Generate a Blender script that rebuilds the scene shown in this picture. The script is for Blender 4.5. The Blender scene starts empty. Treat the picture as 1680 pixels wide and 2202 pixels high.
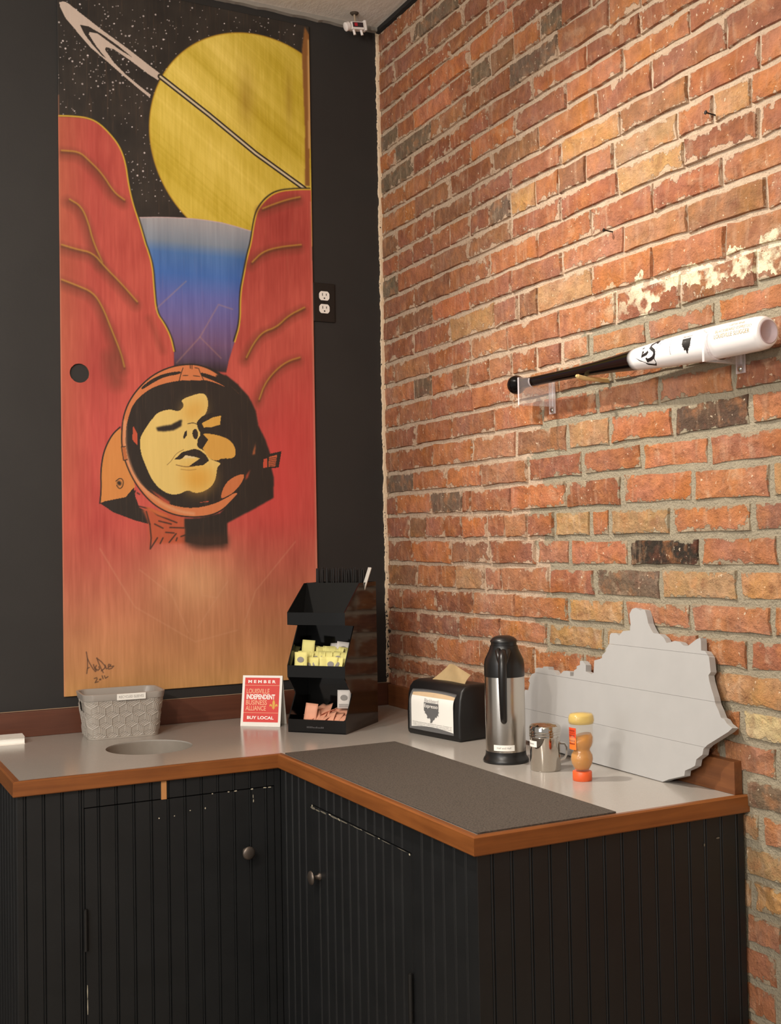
import bpy, bmesh, math, random
import numpy as np
from mathutils import Vector, Matrix, noise
random.seed(7)
RNG = np.random.default_rng(11)
scene = bpy.context.scene
COL = scene.collection

# ------------------------------------------------------------------ camera
cam_d = bpy.data.cameras.new('camera')
cam = bpy.data.objects.new('camera', cam_d)
COL.objects.link(cam)
scene.camera = cam
CAM = Vector((-1.66488, -3.27391, 1.43407))
CR = Vector((0.89027437, -0.45508246, -0.01764949))
CU = Vector((0.00359451, -0.03173137, 0.99948997))
CF = Vector((0.4554104, 0.88988374, 0.02661383))
cam.matrix_world = Matrix(((CR.x, CU.x, -CF.x, CAM.x), (CR.y, CU.y, -CF.y, CAM.y), (CR.z, CU.z, -CF.z, CAM.z), (0, 0, 0, 1)))
cam_d.sensor_fit = 'VERTICAL'
cam_d.sensor_height = 24.0
cam_d.lens = 24.0 * 2469.35 / 2202.0
cam_d.clip_start = 0.05

# ------------------------------------------------------------------ world, lights, exposure
world = bpy.data.worlds.new('world')
scene.world = world
world.use_nodes = True
wb = world.node_tree.nodes['Background']
wb.inputs[0].default_value = (1.0, 0.93, 0.85, 1)
wb.inputs[1].default_value = 0.34

def lamp(name, loc, target, power, radius, angle, blend, color):
    d = bpy.data.lights.new(name, 'SPOT')
    d.energy = power
    d.shadow_soft_size = radius
    d.spot_size = math.radians(angle)
    d.spot_blend = blend
    d.color = color
    o = bpy.data.objects.new(name, d)
    COL.objects.link(o)
    o.location = loc
    o.rotation_euler = (Vector(target) - Vector(loc)).to_track_quat('-Z', 'Y').to_euler()
    return o
WARM = (1.0, 0.92, 0.82)
lamp('track_spot', (-1.25, -0.85, 3.0), (0.0, -1.50, 1.42), 135, 0.045, 80, 1.0, WARM)
lamp('track_spot', (-3.25, -2.45, 2.55), (-0.65, 0.0, 1.75), 120, 0.09, 72, 1.0, WARM)
def omni_light(loc, power):
    d = bpy.data.lights.new('bulb_and_fill', 'POINT')
    d.energy = power
    d.shadow_soft_size = 0.07
    d.color = WARM
    o = bpy.data.objects.new('bulb_and_fill', d)
    COL.objects.link(o)
    o.location = loc
omni_light((-2.0, -2.15, 2.38), 44)
omni_light((-2.9, -3.9, 2.3), 80)  # unseen bulb added as fill to brighten the ceiling
ad = bpy.data.lights.new('shop_window', 'AREA')
ad.energy = 26
ad.shape = 'RECTANGLE'
ad.size = 1.6
ad.size_y = 1.8
ad.color = (0.94, 0.96, 1.0)
ao = bpy.data.objects.new('shop_window', ad)
COL.objects.link(ao)
ao.location = (-4.6, -2.8, 1.7)
ao.rotation_euler = (Vector((-0.2, -0.9, 1.3)) - Vector(ao.location)).to_track_quat('-Z', 'Y').to_euler()

vs = scene.view_settings
vs.view_transform = 'Standard'
vs.look = 'None'
vs.exposure = 0.3
vs.gamma = 1.0
vs.use_curve_mapping = False

# ------------------------------------------------------------------ helpers
def lin(c):
    if isinstance(c, str):
        c = [int(c[i:i + 2], 16) for i in (0, 2, 4)]
    out = []
    for v in c[:3]:
        v = v / 255.0
        out.append(v / 12.92 if v <= 0.04045 else ((v + 0.055) / 1.055) ** 2.4)
    return (out[0], out[1], out[2], 1.0)

class NT:
    """small node-tree writer"""
    def __init__(s, name):
        s.m = bpy.data.materials.new(name)
        s.m.use_nodes = True
        s.t = s.m.node_tree
        s.b = s.t.nodes['Principled BSDF']
        s.out = s.t.nodes['Material Output']
    def n(s, typ, **kw):
        nd = s.t.nodes.new(typ)
        for k, v in kw.items():
            setattr(nd, k, v)
        return nd
    def link(s, a, b):
        s.t.links.new(a, b)
    def put(s, sock, v):
        if hasattr(v, 'is_linked') or hasattr(v, 'links'):
            s.link(v, sock)
        else:
            sock.default_value = v
    def math(s, op, a, b=None, c=None, clamp=False):
        nd = s.n('ShaderNodeMath', operation=op)
        nd.use_clamp = clamp
        s.put(nd.inputs[0], a)
        if b is not None: s.put(nd.inputs[1], b)
        if c is not None: s.put(nd.inputs[2], c)
        return nd.outputs[0]
    def mix(s, f, a, b, blend='MIX'):
        nd = s.n('ShaderNodeMix', data_type='RGBA', blend_type=blend)
        s.put(nd.inputs[0], f); s.put(nd.inputs[6], a); s.put(nd.inputs[7], b)
        return nd.outputs[2]
    def ramp(s, f, lo, hi):
        nd = s.n('ShaderNodeMapRange')
        s.put(nd.inputs[0], f)
        nd.inputs[1].default_value = lo; nd.inputs[2].default_value = hi
        return nd.outputs[0]
    def noise(s, vec, scale, detail=4, rough=0.55, out=0, dist=0.0):
        nd = s.n('ShaderNodeTexNoise')
        if vec is not None: s.link(vec, nd.inputs['Vector'])
        nd.inputs['Scale'].default_value = scale
        nd.inputs['Detail'].default_value = detail
        nd.inputs['Roughness'].default_value = rough
        nd.inputs['Distortion'].default_value = dist
        return nd.outputs[out]
    def pos(s):
        return s.n('ShaderNodeNewGeometry').outputs['Position']
    def obj(s):
        return s.n('ShaderNodeTexCoord').outputs['Object']
    def gen(s):
        return s.n('ShaderNodeTexCoord').outputs['Generated']
    def scale(s, vec, v):
        nd = s.n('ShaderNodeMapping')
        s.link(vec, nd.inputs[0]); nd.inputs['Scale'].default_value = v
        return nd.outputs[0]
    def bump(s, h, strength=0.3, dist=0.002):
        nd = s.n('ShaderNodeBump')
        s.put(nd.inputs['Height'], h)
        nd.inputs['Strength'].default_value = strength
        nd.inputs['Distance'].default_value = dist
        s.link(nd.outputs[0], s.b.inputs['Normal'])
    def set(s, color=None, rough=None, metal=None, **kw):
        if color is not None: s.put(s.b.inputs['Base Color'], color)
        if rough is not None: s.put(s.b.inputs['Roughness'], rough)
        if metal is not None: s.put(s.b.inputs['Metallic'], metal)
        for k, v in kw.items():
            s.put(s.b.inputs[k.replace('_', ' ')], v)
        return s

def simple(name, col, rough=0.5, metal=0.0, var=0.06, scale=40, bump=0.0, **kw):
    t = NT(name)
    c = lin(col)
    f = t.noise(t.obj(), scale, 3)
    dark = tuple(v * (1 - var * 2) for v in c[:3]) + (1,)
    lite = tuple(min(1, v * (1 + var * 2)) for v in c[:3]) + (1,)
    t.set(t.mix(f, dark, lite), rough, metal, **kw)
    if bump: t.bump(f, bump, 0.001)
    return t.m

def mesh_of(bm, name):
    me = bpy.data.meshes.new(name)
    bm.normal_update()
    bm.to_mesh(me)
    bm.free()
    return me
def obj(name, bm, mat, parent=None, smooth=None):
    me = mesh_of(bm, name) if isinstance(bm, bmesh.types.BMesh) else bm
    if mat is not None:
        me.materials.clear(); me.materials.append(mat)
    if smooth is not None:
        me.polygons.foreach_set('use_smooth', [True] * len(me.polygons))
        if smooth < 180:
            me.set_sharp_from_angle(angle=math.radians(smooth))
    o = bpy.data.objects.new(name, me)
    COL.objects.link(o)
    if parent is not None: o.parent = parent
    return o
def thing(name, label, cat, loc=(0, 0, 0), rz=0.0, group=None):
    o = bpy.data.objects.new(name, None)
    o.empty_display_size = 0.05
    COL.objects.link(o)
    o.location = loc; o.rotation_euler = (0, 0, rz)
    o['label'] = label; o['category'] = cat
    if group: o['group'] = group
    return o
def tag(o, label, cat, group=None):
    o['label'] = label; o['category'] = cat
    if group: o['group'] = group
    return o
def struct(o):
    o['kind'] = 'structure'
    return o
def copy_tree(o, parent=None):
    c = o.copy(); COL.objects.link(c); c.parent = parent
    for ch in list(o.children): copy_tree(ch, c)
    return c

def add_box(bm, c, s, m=None, bev=0.0):
    """box centred c with full sizes s"""
    r = bmesh.ops.create_cube(bm, size=1.0)
    vs_ = r['verts']
    for v in vs_:
        v.co = Vector((v.co.x * s[0] + c[0], v.co.y * s[1] + c[1], v.co.z * s[2] + c[2]))
    if bev:
        es = list({e for v in vs_ for e in v.link_edges})
        rb = bmesh.ops.bevel(bm, geom=es, offset=bev, segments=2, affect='EDGES', profile=0.6)
        vs_ = list({v for f in rb['faces'] for v in f.verts} | {v for v in vs_ if v.is_valid})
    if m is not None:
        bmesh.ops.transform(bm, matrix=m, verts=[v for v in vs_ if v.is_valid])
    return vs_
def box(c, s, bev=0.0, m=None):
    bm = bmesh.new(); add_box(bm, c, s, m, bev); return bm
def lathe(prof, seg=48, bm=None, m=None, caps=True):
    """profile [(r, z)...] about z"""
    bm = bm or bmesh.new()
    rings = []
    allv = []
    for r, z in prof:
        if r < 1e-6:
            v = bm.verts.new((0, 0, z)); rings.append([v]); allv.append(v)
        else:
            ring = [bm.verts.new((r * math.cos(2 * math.pi * i / seg), r * math.sin(2 * math.pi * i / seg), z)) for i in range(seg)]
            rings.append(ring); allv += ring
    for a, b in zip(rings, rings[1:]):
        for i in range(seg):
            j = (i + 1) % seg
            if len(a) == 1 and len(b) == 1: continue
            if len(a) == 1: bm.faces.new((a[0], b[j], b[i]))
            elif len(b) == 1: bm.faces.new((a[i], a[j], b[0]))
            else: bm.faces.new((a[i], a[j], b[j], b[i]))
    if caps:
        for ring, fl in ((rings[0], True), (rings[-1], False)):
            if len(ring) > 1: bm.faces.new(ring[::-1] if fl else ring)
    bmesh.ops.recalc_face_normals(bm, faces=bm.faces)
    if m is not None: bmesh.ops.transform(bm, matrix=m, verts=allv)
    return bm
def tube(pts, rad, seg=10, bm=None, flat=1.0):
    """round tube along points, radius number or list"""
    bm = bm or bmesh.new()
    pts = [Vector(p) for p in pts]
    n = len(pts)
    rr = rad if isinstance(rad, (list, tuple)) else [rad] * n
    rings = []
    ref = None
    for i, p in enumerate(pts):
        d = (pts[min(i + 1, n - 1)] - pts[max(i - 1, 0)]).normalized()
        if ref is None:
            ref = Vector((0, 0, 1)) if abs(d.z) < 0.9 else Vector((1, 0, 0))
        a = d.cross(ref).normalized()
        b = a.cross(d).normalized()
        ref = b
        rings.append([bm.verts.new(p + a * (rr[i] * flat * math.cos(t)) + b * (rr[i] * math.sin(t))) for t in [2 * math.pi * k / seg for k in range(seg)]])
    for A, B in zip(rings, rings[1:]):
        for i in range(seg):
            j = (i + 1) % seg
            bm.faces.new((A[i], A[j], B[j], B[i]))
    bm.faces.new(rings[0][::-1]); bm.faces.new(rings[-1])
    bmesh.ops.recalc_face_normals(bm, faces=bm.faces)
    return bm
def prism(poly, m, depth, bm=None):
    """2D polygon (u,v) extruded 0..depth along w; m maps (u,v,w) to space"""
    bm = bm or bmesh.new()
    a = [bm.verts.new(m @ Vector((u, v, 0))) for u, v in poly]
    b = [bm.verts.new(m @ Vector((u, v, depth))) for u, v in poly]
    n = len(poly)
    fs = [bm.faces.new(a[::-1]), bm.faces.new(b)]
    for i in range(n):
        j = (i + 1) % n
        fs.append(bm.faces.new((a[i], a[j], b[j], b[i])))
    bmesh.ops.recalc_face_normals(bm, faces=fs)
    return bm
def text_mesh(body, w=None, h=None, bold=0.0, align='CENTER', space=1.0):
    """flat lettering as (verts2d, faces), centred at 0 (or left at 0), scaled to width w and/or height h"""
    cu = bpy.data.curves.new('lettering', 'FONT')
    cu.body = body; cu.size = 1.0; cu.offset = bold; cu.space_character = space
    cu.resolution_u = 3
    o = bpy.data.objects.new('lettering_tmp', cu)
    COL.objects.link(o)
    dg = bpy.context.evaluated_depsgraph_get()
    dg.update()
    me = o.evaluated_get(dg).to_mesh()
    v = np.array([tuple(p.co)[:2] for p in me.vertices])
    f = [tuple(p.vertices) for p in me.polygons]
    o.evaluated_get(dg).to_mesh_clear()
    bpy.data.objects.remove(o); bpy.data.curves.remove(cu)
    lo, hi = v.min(0), v.max(0)
    sx = (w / (hi[0] - lo[0])) if w else None
    sy = (h / (hi[1] - lo[1])) if h else None
    sx = sx or sy; sy = sy or sx
    ctr = (lo + hi) / 2
    if align == 'LEFT': ctr[0] = lo[0]
    return (v - ctr) * np.array([sx, sy]), f
def add_flat(bm, vf, fn, off=(0, 0)):
    """adds flat (verts, faces) through a mapping fn(u, v) -> Vector"""
    v, f = vf
    vs_ = [bm.verts.new(fn(p[0] + off[0], p[1] + off[1])) for p in v]
    for q in f:
        try: bm.faces.new([vs_[i] for i in q])
        except ValueError: pass
def poly_flat(pts):
    """triangulated flat polygon as (verts, faces)"""
    from mathutils.geometry import tessellate_polygon
    tri = tessellate_polygon([[Vector((x, y, 0)) for x, y in pts]])
    return [tuple(p) for p in pts], [tuple(t) for t in tri]
def rect_flat(x0, y0, x1, y1):
    return [(x0, y0), (x1, y0), (x1, y1), (x0, y1)], [(0, 1, 2, 3)]
def plane_fn(origin, eu, ev):
    o, a, b = Vector(origin), Vector(eu), Vector(ev)
    return lambda u, v: o + a * u + b * v
def frame(origin, eu, ev, ew=None):
    a, b = Vector(eu), Vector(ev)
    c = Vector(ew) if ew is not None else a.cross(b)
    o = Vector(origin)
    return Matrix(((a.x, b.x, c.x, o.x), (a.y, b.y, c.y, o.y), (a.z, b.z, c.z, o.z), (0, 0, 0, 1)))

# ------------------------------------------------------------------ materials
def wood_mat(name, dark, lite, axis, rough=0.4, worn=None, fine=1.0):
    t = NT(name)
    sc = [70, 70, 70]; sc[axis] = 3.0
    p = t.scale(t.pos(), [s * fine for s in sc])
    g = t.noise(p, 1.0, 6, 0.6, dist=0.6)
    g2 = t.noise(t.pos(), 9, 3)
    f = t.math('ADD', t.math('MULTIPLY', g, 0.75), t.math('MULTIPLY', g2, 0.35), clamp=True)
    c = t.mix(t.ramp(f, 0.3, 0.8), lin(dark), lin(lite))
    t.set(c, rough)
    t.bump(g, 0.12, 0.001)
    return t.m
M = {}
def black_wall():
    t = NT('black_wall_paint')
    n = t.noise(t.pos(), 6, 5)
    n2 = t.noise(t.pos(), 160, 3)
    t.set(t.mix(n, lin('201e1d'), lin('2b2927')), 0.62)
    t.bump(t.math('ADD', t.math('MULTIPLY', n, .6), t.math('MULTIPLY', n2, .3)), 0.25, 0.002)
    return t.m
M['wall'] = black_wall()
def ceiling_mat():
    t = NT('ceiling_plaster')
    p = t.scale(t.pos(), (60, 25, 60))
    n = t.noise(p, 1.0, 5, 0.65)
    t.set(t.mix(n, lin('cdc7be'), lin('e8e3db')), 0.9)
    t.bump(n, 0.5, 0.004)
    return t.m
M['ceiling'] = ceiling_mat()

def mortar_mask(t, pos):
    """1 where the wall was repointed with grey-green mortar"""
    sx = t.n('ShaderNodeSeparateXYZ'); t.link(pos, sx.inputs[0])
    y, z = sx.outputs[1], sx.outputs[2]
    n = t.math('MULTIPLY', t.math('SUBTRACT', t.noise(pos, 7, 4), 0.5), 0.34)
    yy = t.math('ADD', y, n)
    a = t.math('MULTIPLY', t.math('LESS_THAN', yy, -0.86), t.math('LESS_THAN', z, 1.855))
    b = t.math('MULTIPLY', t.math('LESS_THAN', yy, -1.06), t.math('LESS_THAN', t.math('ADD', z, t.math('MULTIPLY', n, 0.15)), 1.937))
    return t.math('MAXIMUM', a, b), y, z
def chalk_mask(t, pos, y, z):
    """chalky efflorescence just above the repointed area"""
    zz = t.math('ADD', z, t.math('MULTIPLY', t.math('SUBTRACT', t.noise(pos, 11, 5, .65), 0.5), 0.22))
    band = t.math('MULTIPLY', t.math('GREATER_THAN', zz, 1.95), t.math('LESS_THAN', zz, 2.0))
    return t.math('MULTIPLY', band, t.ramp(t.math('ADD', y, t.math('MULTIPLY', t.noise(pos, 5, 2), .5)), -0.85, -1.05))
def mortar_mat():
    t = NT('mortar')
    p = t.pos()
    mk, y, z = mortar_mask(t, p)
    n1 = t.noise(p, 30, 6, 0.65)
    n2 = t.noise(p, 220, 3, 0.6)
    old = t.mix(n1, lin('ad947b'), lin('d2bda5'))
    old = t.mix(t.ramp(n2, 0.66, 0.72), old, lin('7d6248'))
    new = t.mix(n1, lin('8e8470'), lin('aba089'))
    c = t.mix(mk, old, new)
    ch = chalk_mask(t, p, y, z)
    c = t.mix(t.math('MULTIPLY', ch, 0.9), c, lin('e9e0c4'))
    t.set(c, 0.95)
    h = t.math('ADD', t.math('MULTIPLY', n1, 1.0), t.math('MULTIPLY', n2, 0.45))
    t.bump(h, 1.0, 0.010)
    return t.m
M['mortar'] = mortar_mat()
def brick_mat(tinted=False):
    t = NT('brick_clay')
    p = t.pos()
    oi = t.n('ShaderNodeObjectInfo')
    base = oi.outputs['Color']
    rnd = oi.outputs['Random']
    if tinted:
        base = t.n('ShaderNodeAttribute', attribute_name='brick_tint').outputs['Color']
    n0 = t.noise(p, 9, 3, 0.5)
    n1 = t.noise(p, 34, 6, 0.65)
    n2 = t.noise(p, 150, 4, 0.7)
    hs = t.n('ShaderNodeHueSaturation'); t.link(base, hs.inputs['Color'])
    t.put(hs.inputs['Value'], t.math('ADD', 0.36, t.math('MULTIPLY', n1, 1.0)))
    t.put(hs.inputs['Saturation'], t.math('ADD', 0.74, t.math('MULTIPLY', n0, 0.40)))
    t.put(hs.inputs['Hue'], t.math('ADD', 0.490, t.math('MULTIPLY', n0, 0.026)))
    c = hs.outputs[0]
    tone = t.noise(p, 22, 4, 0.6)
    c = t.mix(t.math('MULTIPLY', t.ramp(tone, 0.52, 0.70), 0.42), c, lin('c98552'))
    c = t.mix(t.math('MULTIPLY', t.ramp(tone, 0.46, 0.30), 0.45), c, lin('7e4630'))
    # sooty burnt blotches
    soot = t.ramp(t.noise(p, 17, 5, 0.6), 0.60, 0.74)
    c = t.mix(t.math('MULTIPLY', soot, 0.40), c, lin('5c3a2a'))
    # pale rubbed patches
    pale = t.ramp(t.noise(p, 13, 5, 0.6, out=0, dist=1.2), 0.58, 0.74)
    mk, y, z = mortar_mask(t, p)
    c = t.mix(t.math('MULTIPLY', pale, t.math('ADD', 0.30, t.math('MULTIPLY', mk, 0.30))), c, lin('d2b595'))
    st = t.ramp(t.noise(t.scale(p, (40, 60, 9)), 1.0, 4), 0.55, 0.72)
    c = t.mix(t.math('MULTIPLY', st, 0.30), c, lin('cfae90'))
    # mortar left on the ragged rim of each brick
    g = t.gen()
    sx = t.n('ShaderNodeSeparateXYZ'); t.link(g, sx.inputs[0])
    ey = t.math('MULTIPLY', t.math('MINIMUM', sx.outputs[1], t.math('SUBTRACT', 1.0, sx.outputs[1])), 0.20)
    ez = t.math('MULTIPLY', t.math('MINIMUM', sx.outputs[2], t.math('SUBTRACT', 1.0, sx.outputs[2])), 0.06)
    ed = t.math('MINIMUM', ey, ez)
    wide = t.noise(p, 6, 3)
    lim = t.math('MULTIPLY', t.math('SUBTRACT', n1, 0.39), t.math('MULTIPLY', t.ramp(wide, 0.3, 0.75), 0.11))
    rim = t.ramp(t.math('SUBTRACT', lim, ed), -0.0012, 0.0012)
    mc = t.mix(mk, lin('c4aa90'), lin('a2977f'))
    c = t.mix(t.math('MULTIPLY', rim, 0.85), c, mc)
    # white flecks, dark pits
    fl = t.math('GREATER_THAN', t.noise(p, 95, 3, 0.6), 0.69)
    c = t.mix(t.math('MULTIPLY', fl, 0.75), c, lin('e2cdb0'))
    pit = t.ramp(n2, 0.34, 0.27)
    c = t.mix(t.math('MULTIPLY', pit, 0.7), c, lin('3a2318'))
    ch = chalk_mask(t, p, y, z)
    chn = t.ramp(t.noise(p, 26, 4), 0.42, 0.52)
    c = t.mix(t.math('MULTIPLY', t.math('MULTIPLY', ch, chn), 0.92), c, lin('e6dcba'))
    t.set(c, 0.9)
    h = t.math('ADD', t.math('ADD', t.math('MULTIPLY', n1, 1.0), t.math('MULTIPLY', n2, 0.35)), t.math('MULTIPLY', rim, -0.2))
    t.bump(h, 1.0, 0.011)
    return t.m
M['brick'] = brick_mat()
M['brick_rest'] = brick_mat(True)
def cabinet_mat():
    t = NT('black_cabinet_paint')
    n = t.noise(t.pos(), 14, 4)
    n2 = t.noise(t.scale(t.pos(), (200, 200, 40)), 1.0, 3)
    t.set(t.mix(n, lin('121314'), lin('191a1b')), t.math('ADD', 0.40, t.math('MULTIPLY', n, 0.16)))
    t.bump(n2, 0.06, 0.001)
    return t.m
M['cab'] = cabinet_mat()
M['trimwood'] = wood_mat('orange_stained_wood', '693a1a', '965a2b', 0, 0.33)
M['trimwood_y'] = wood_mat('orange_stained_wood_side', '693a1a', '965a2b', 1, 0.33)
M['bswood'] = wood_mat('dark_stained_wood', '4e2b1e', '6b402e', 0, 0.42)
M['bswood_y'] = wood_mat('brown_stained_wood', '5f371f', '84522e', 1, 0.42)
M['rawwood'] = wood_mat('raw_pine', 'a9713f', 'c98f58', 2, 0.6)
def laminate_mat():
    t = NT('grey_laminate')
    n = t.noise(t.pos(), 350, 2)
    n1 = t.noise(t.pos(), 5, 3)
    t.set(t.mix(n, lin('a29c94'), lin('b0aaa2')), t.math('ADD', 0.14, t.math('MULTIPLY', n1, 0.10)))
    t.bump(n, 0.05, 0.0005)
    return t.m
M['laminate'] = laminate_mat()
def rubber_mat():
    t = NT('ribbed_rubber')
    v = t.n('ShaderNodeTexVoronoi'); v.inputs['Scale'].default_value = 260
    t.link(t.pos(), v.inputs['Vector'])
    t.set(t.mix(v.outputs['Distance'], lin('5a5148'), lin('37322c')), 0.8)
    t.bump(v.outputs['Distance'], 0.5, 0.002)
    return t.m
M['rubber'] = rubber_mat()
M['blackplastic'] = simple('black_plastic', '171615', 0.35)
M['glossblack'] = simple('gloss_black_acrylic', '0b0b0b', 0.09)
M['dispblack'] = simple('black_dispenser_plastic', '131212', 0.42)
M['greyplastic'] = simple('grey_plastic', 'a49c92', 0.45, var=0.03)
M['greyrim'] = simple('grey_rim_plastic', '9a938b', 0.4, var=0.03)
M['white'] = simple('white_card', 'f1eee6', 0.6, var=0.01)
M['whitegloss'] = simple('white_lacquer', 'e9e6e4', 0.22, var=0.01, Coat_Weight=0.3)
M['red'] = simple('red_print', 'd8382f', 0.55, var=0.02)
M['cream'] = simple('cream_print', 'f4b48e', 0.55, var=0.02)
M['whiteprint'] = simple('white_print', 'fbf6ee', 0.55, var=0.01)
M['gold'] = simple('gold_print', 'e0aa3c', 0.5, var=0.03)
M['palegold'] = simple('pale_gold_print', 'a99a6c', 0.5, var=0.03)
M['ink'] = simple('black_ink', '1b1918', 0.5)
M['greyink'] = simple('grey_ink', '8b8681', 0.6)
M['kraft'] = simple('kraft_paper', 'c9a877', 0.8, var=0.06, scale=60)
M['kraft2'] = simple('pale_kraft_napkin', 'dcc394', 0.85, var=0.04, scale=60)
def steel_mat():
    t = NT('brushed_steel')
    t.set(lin('cdc6bc'), 0.24, 1.0)
    return t.m
M['steel'] = steel_mat()
M['chrome'] = simple('polished_steel', 'c9c4bc', 0.07, 1.0, var=0.02)
M['bronze'] = simple('dark_bronze', '6a6058', 0.42, 0.8)
M['bronzerim'] = simple('worn_bronze_edge', '8a7350', 0.3, 1.0)
M['iron'] = simple('dark_nail_iron', '2a2320', 0.5, 0.6)
M['greyboard'] = simple('grey_painted_pine', 'acaba9', 0.6, var=0.03, scale=18, bump=0.1)
M['acrylic'] = NT('clear_acrylic').set((0.86, 0.82, 0.84, 1), 0.05, 0.0, Alpha=0.16).m
M['acrylic_edge'] = NT('clear_acrylic_edge').set((0.85, 0.78, 0.80, 1), 0.1, 0.0, Alpha=0.6).m
M['clearfront'] = NT('clear_window').set((0.95, 0.95, 0.95, 1), 0.06, 0.0, Alpha=0.07).m
M['yellowpaper'] = simple('yellow_paper', 'e8df8d', 0.7, var=0.05)
M['pinkpaper'] = simple('pink_paper', 'e0a184', 0.7, var=0.08)
M['palepaper'] = simple('pale_paper', 'd9d2cc', 0.7, var=0.04)
M['orangecap'] = simple('orange_plastic', 'e8612e', 0.4, var=0.03)
M['orangelabel'] = simple('orange_label', 'ee7a2a', 0.5, var=0.04)
M['redlabel'] = simple('red_orange_label', 'e04a20', 0.5, var=0.04)
M['honey'] = NT('honey').set(lin('c47d14'), 0.12, 0.0, Subsurface_Weight=0.25, Subsurface_Radius=(0.02, 0.01, 0.004)).m
M['bottle'] = NT('smeared_clear_plastic').set(lin('eadfbd'), 0.08, 0.0, Alpha=0.16, Coat_Weight=0.5).m

# ================================================================== STRUCTURE
def quad_plane(name, pts, mat, cuts=1):
    bm = bmesh.new()
    bm.faces.new([bm.verts.new(p) for p in pts])
    return struct(obj(name, bm, mat))
ZC = 3.0917
w = quad_plane('wall_back', [(-2.9, 0, 0), (0.02, 0, 0), (0.02, 0, ZC), (-2.9, 0, ZC)], M['wall'])
floor_m = simple('concrete_floor', '93897c', 0.5)
quad_plane('floor', [(-5.5, -6.5, 0), (0.03, -6.5, 0), (0.03, 0.02, 0), (-5.5, 0.02, 0)], floor_m)
quad_plane('ceiling', [(-5.5, -6.5, ZC), (-5.5, 0.02, ZC), (0.03, 0.02, ZC), (0.03, -6.5, ZC)], M['ceiling'])
wall_right = quad_plane('wall_right', [(0.0015, 0.02, 0), (0.0015, -4.2, 0), (0.0015, -4.2, ZC), (0.0015, 0.02, ZC)], M['mortar'])
# ragged plaster strip in the corner, grey caulk along the ceiling edge
def ragged_strip(name, mat, fn, n, w0, w1, th):
    bm = bmesh.new()
    prev = None
    for i in range(n + 1):
        s = i / n
        a = w0 + 0.0035 * (noise.noise((s * 60, 1.3, 0))) + 0.0025 * noise.noise((s * 300, 7.7, 0))
        ring = [bm.verts.new(fn(s, 0.0, 0.0)), bm.verts.new(fn(s, 0.0, th)), bm.verts.new(fn(s, max(0.003, a), th)), bm.verts.new(fn(s, max(0.003, a) + 0.002, 0.0))]
        if prev:
            for k in range(3):
                bm.faces.new((prev[k], prev[k + 1], ring[k + 1], ring[k]))
        prev = ring
    bmesh.ops.recalc_face_normals(bm, faces=bm.faces)
    return struct(obj(name, bm, mat))
def plaster_mat():
    t = NT('chipped_plaster')
    p = t.pos()
    n = t.noise(p, 60, 5, 0.65)
    sx = t.n('ShaderNodeSeparateXYZ'); t.link(p, sx.inputs[0])
    low = t.ramp(sx.outputs[2], 1.55, 1.15)
    spot = t.math('GREATER_THAN', t.noise(p, 120, 4), t.math('SUBTRACT', 0.66, t.math('MULTIPLY', low, 0.10)))
    c = t.mix(n, lin('cfae84'), lin('efdcc4'))
    t.set(t.mix(spot, c, lin('221f1d')), 0.85)
    t.bump(n, 0.5, 0.003)
    return t.m
ragged_strip('trim_1', plaster_mat(), lambda s, a, b: Vector((-0.001 - a, -0.0005 - b, 0.93 + s * (ZC - 0.93))), 420, 0.0115, 0.012, 0.006)
ragged_strip('trim_2', simple('grey_caulk', '8e887f', 0.8), lambda s, a, b: Vector((-2.9 + s * 2.9, -0.0005 - b, ZC - a)), 200, 0.012, 0.02, 0.014)
ragged_strip('trim_3', simple('black_ceiling_gap', '1d1a18', 0.9), lambda s, a, b: Vector((-0.002 - b, -s * 2.2, ZC - a)), 160, 0.014, 0.02, 0.012)

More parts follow.
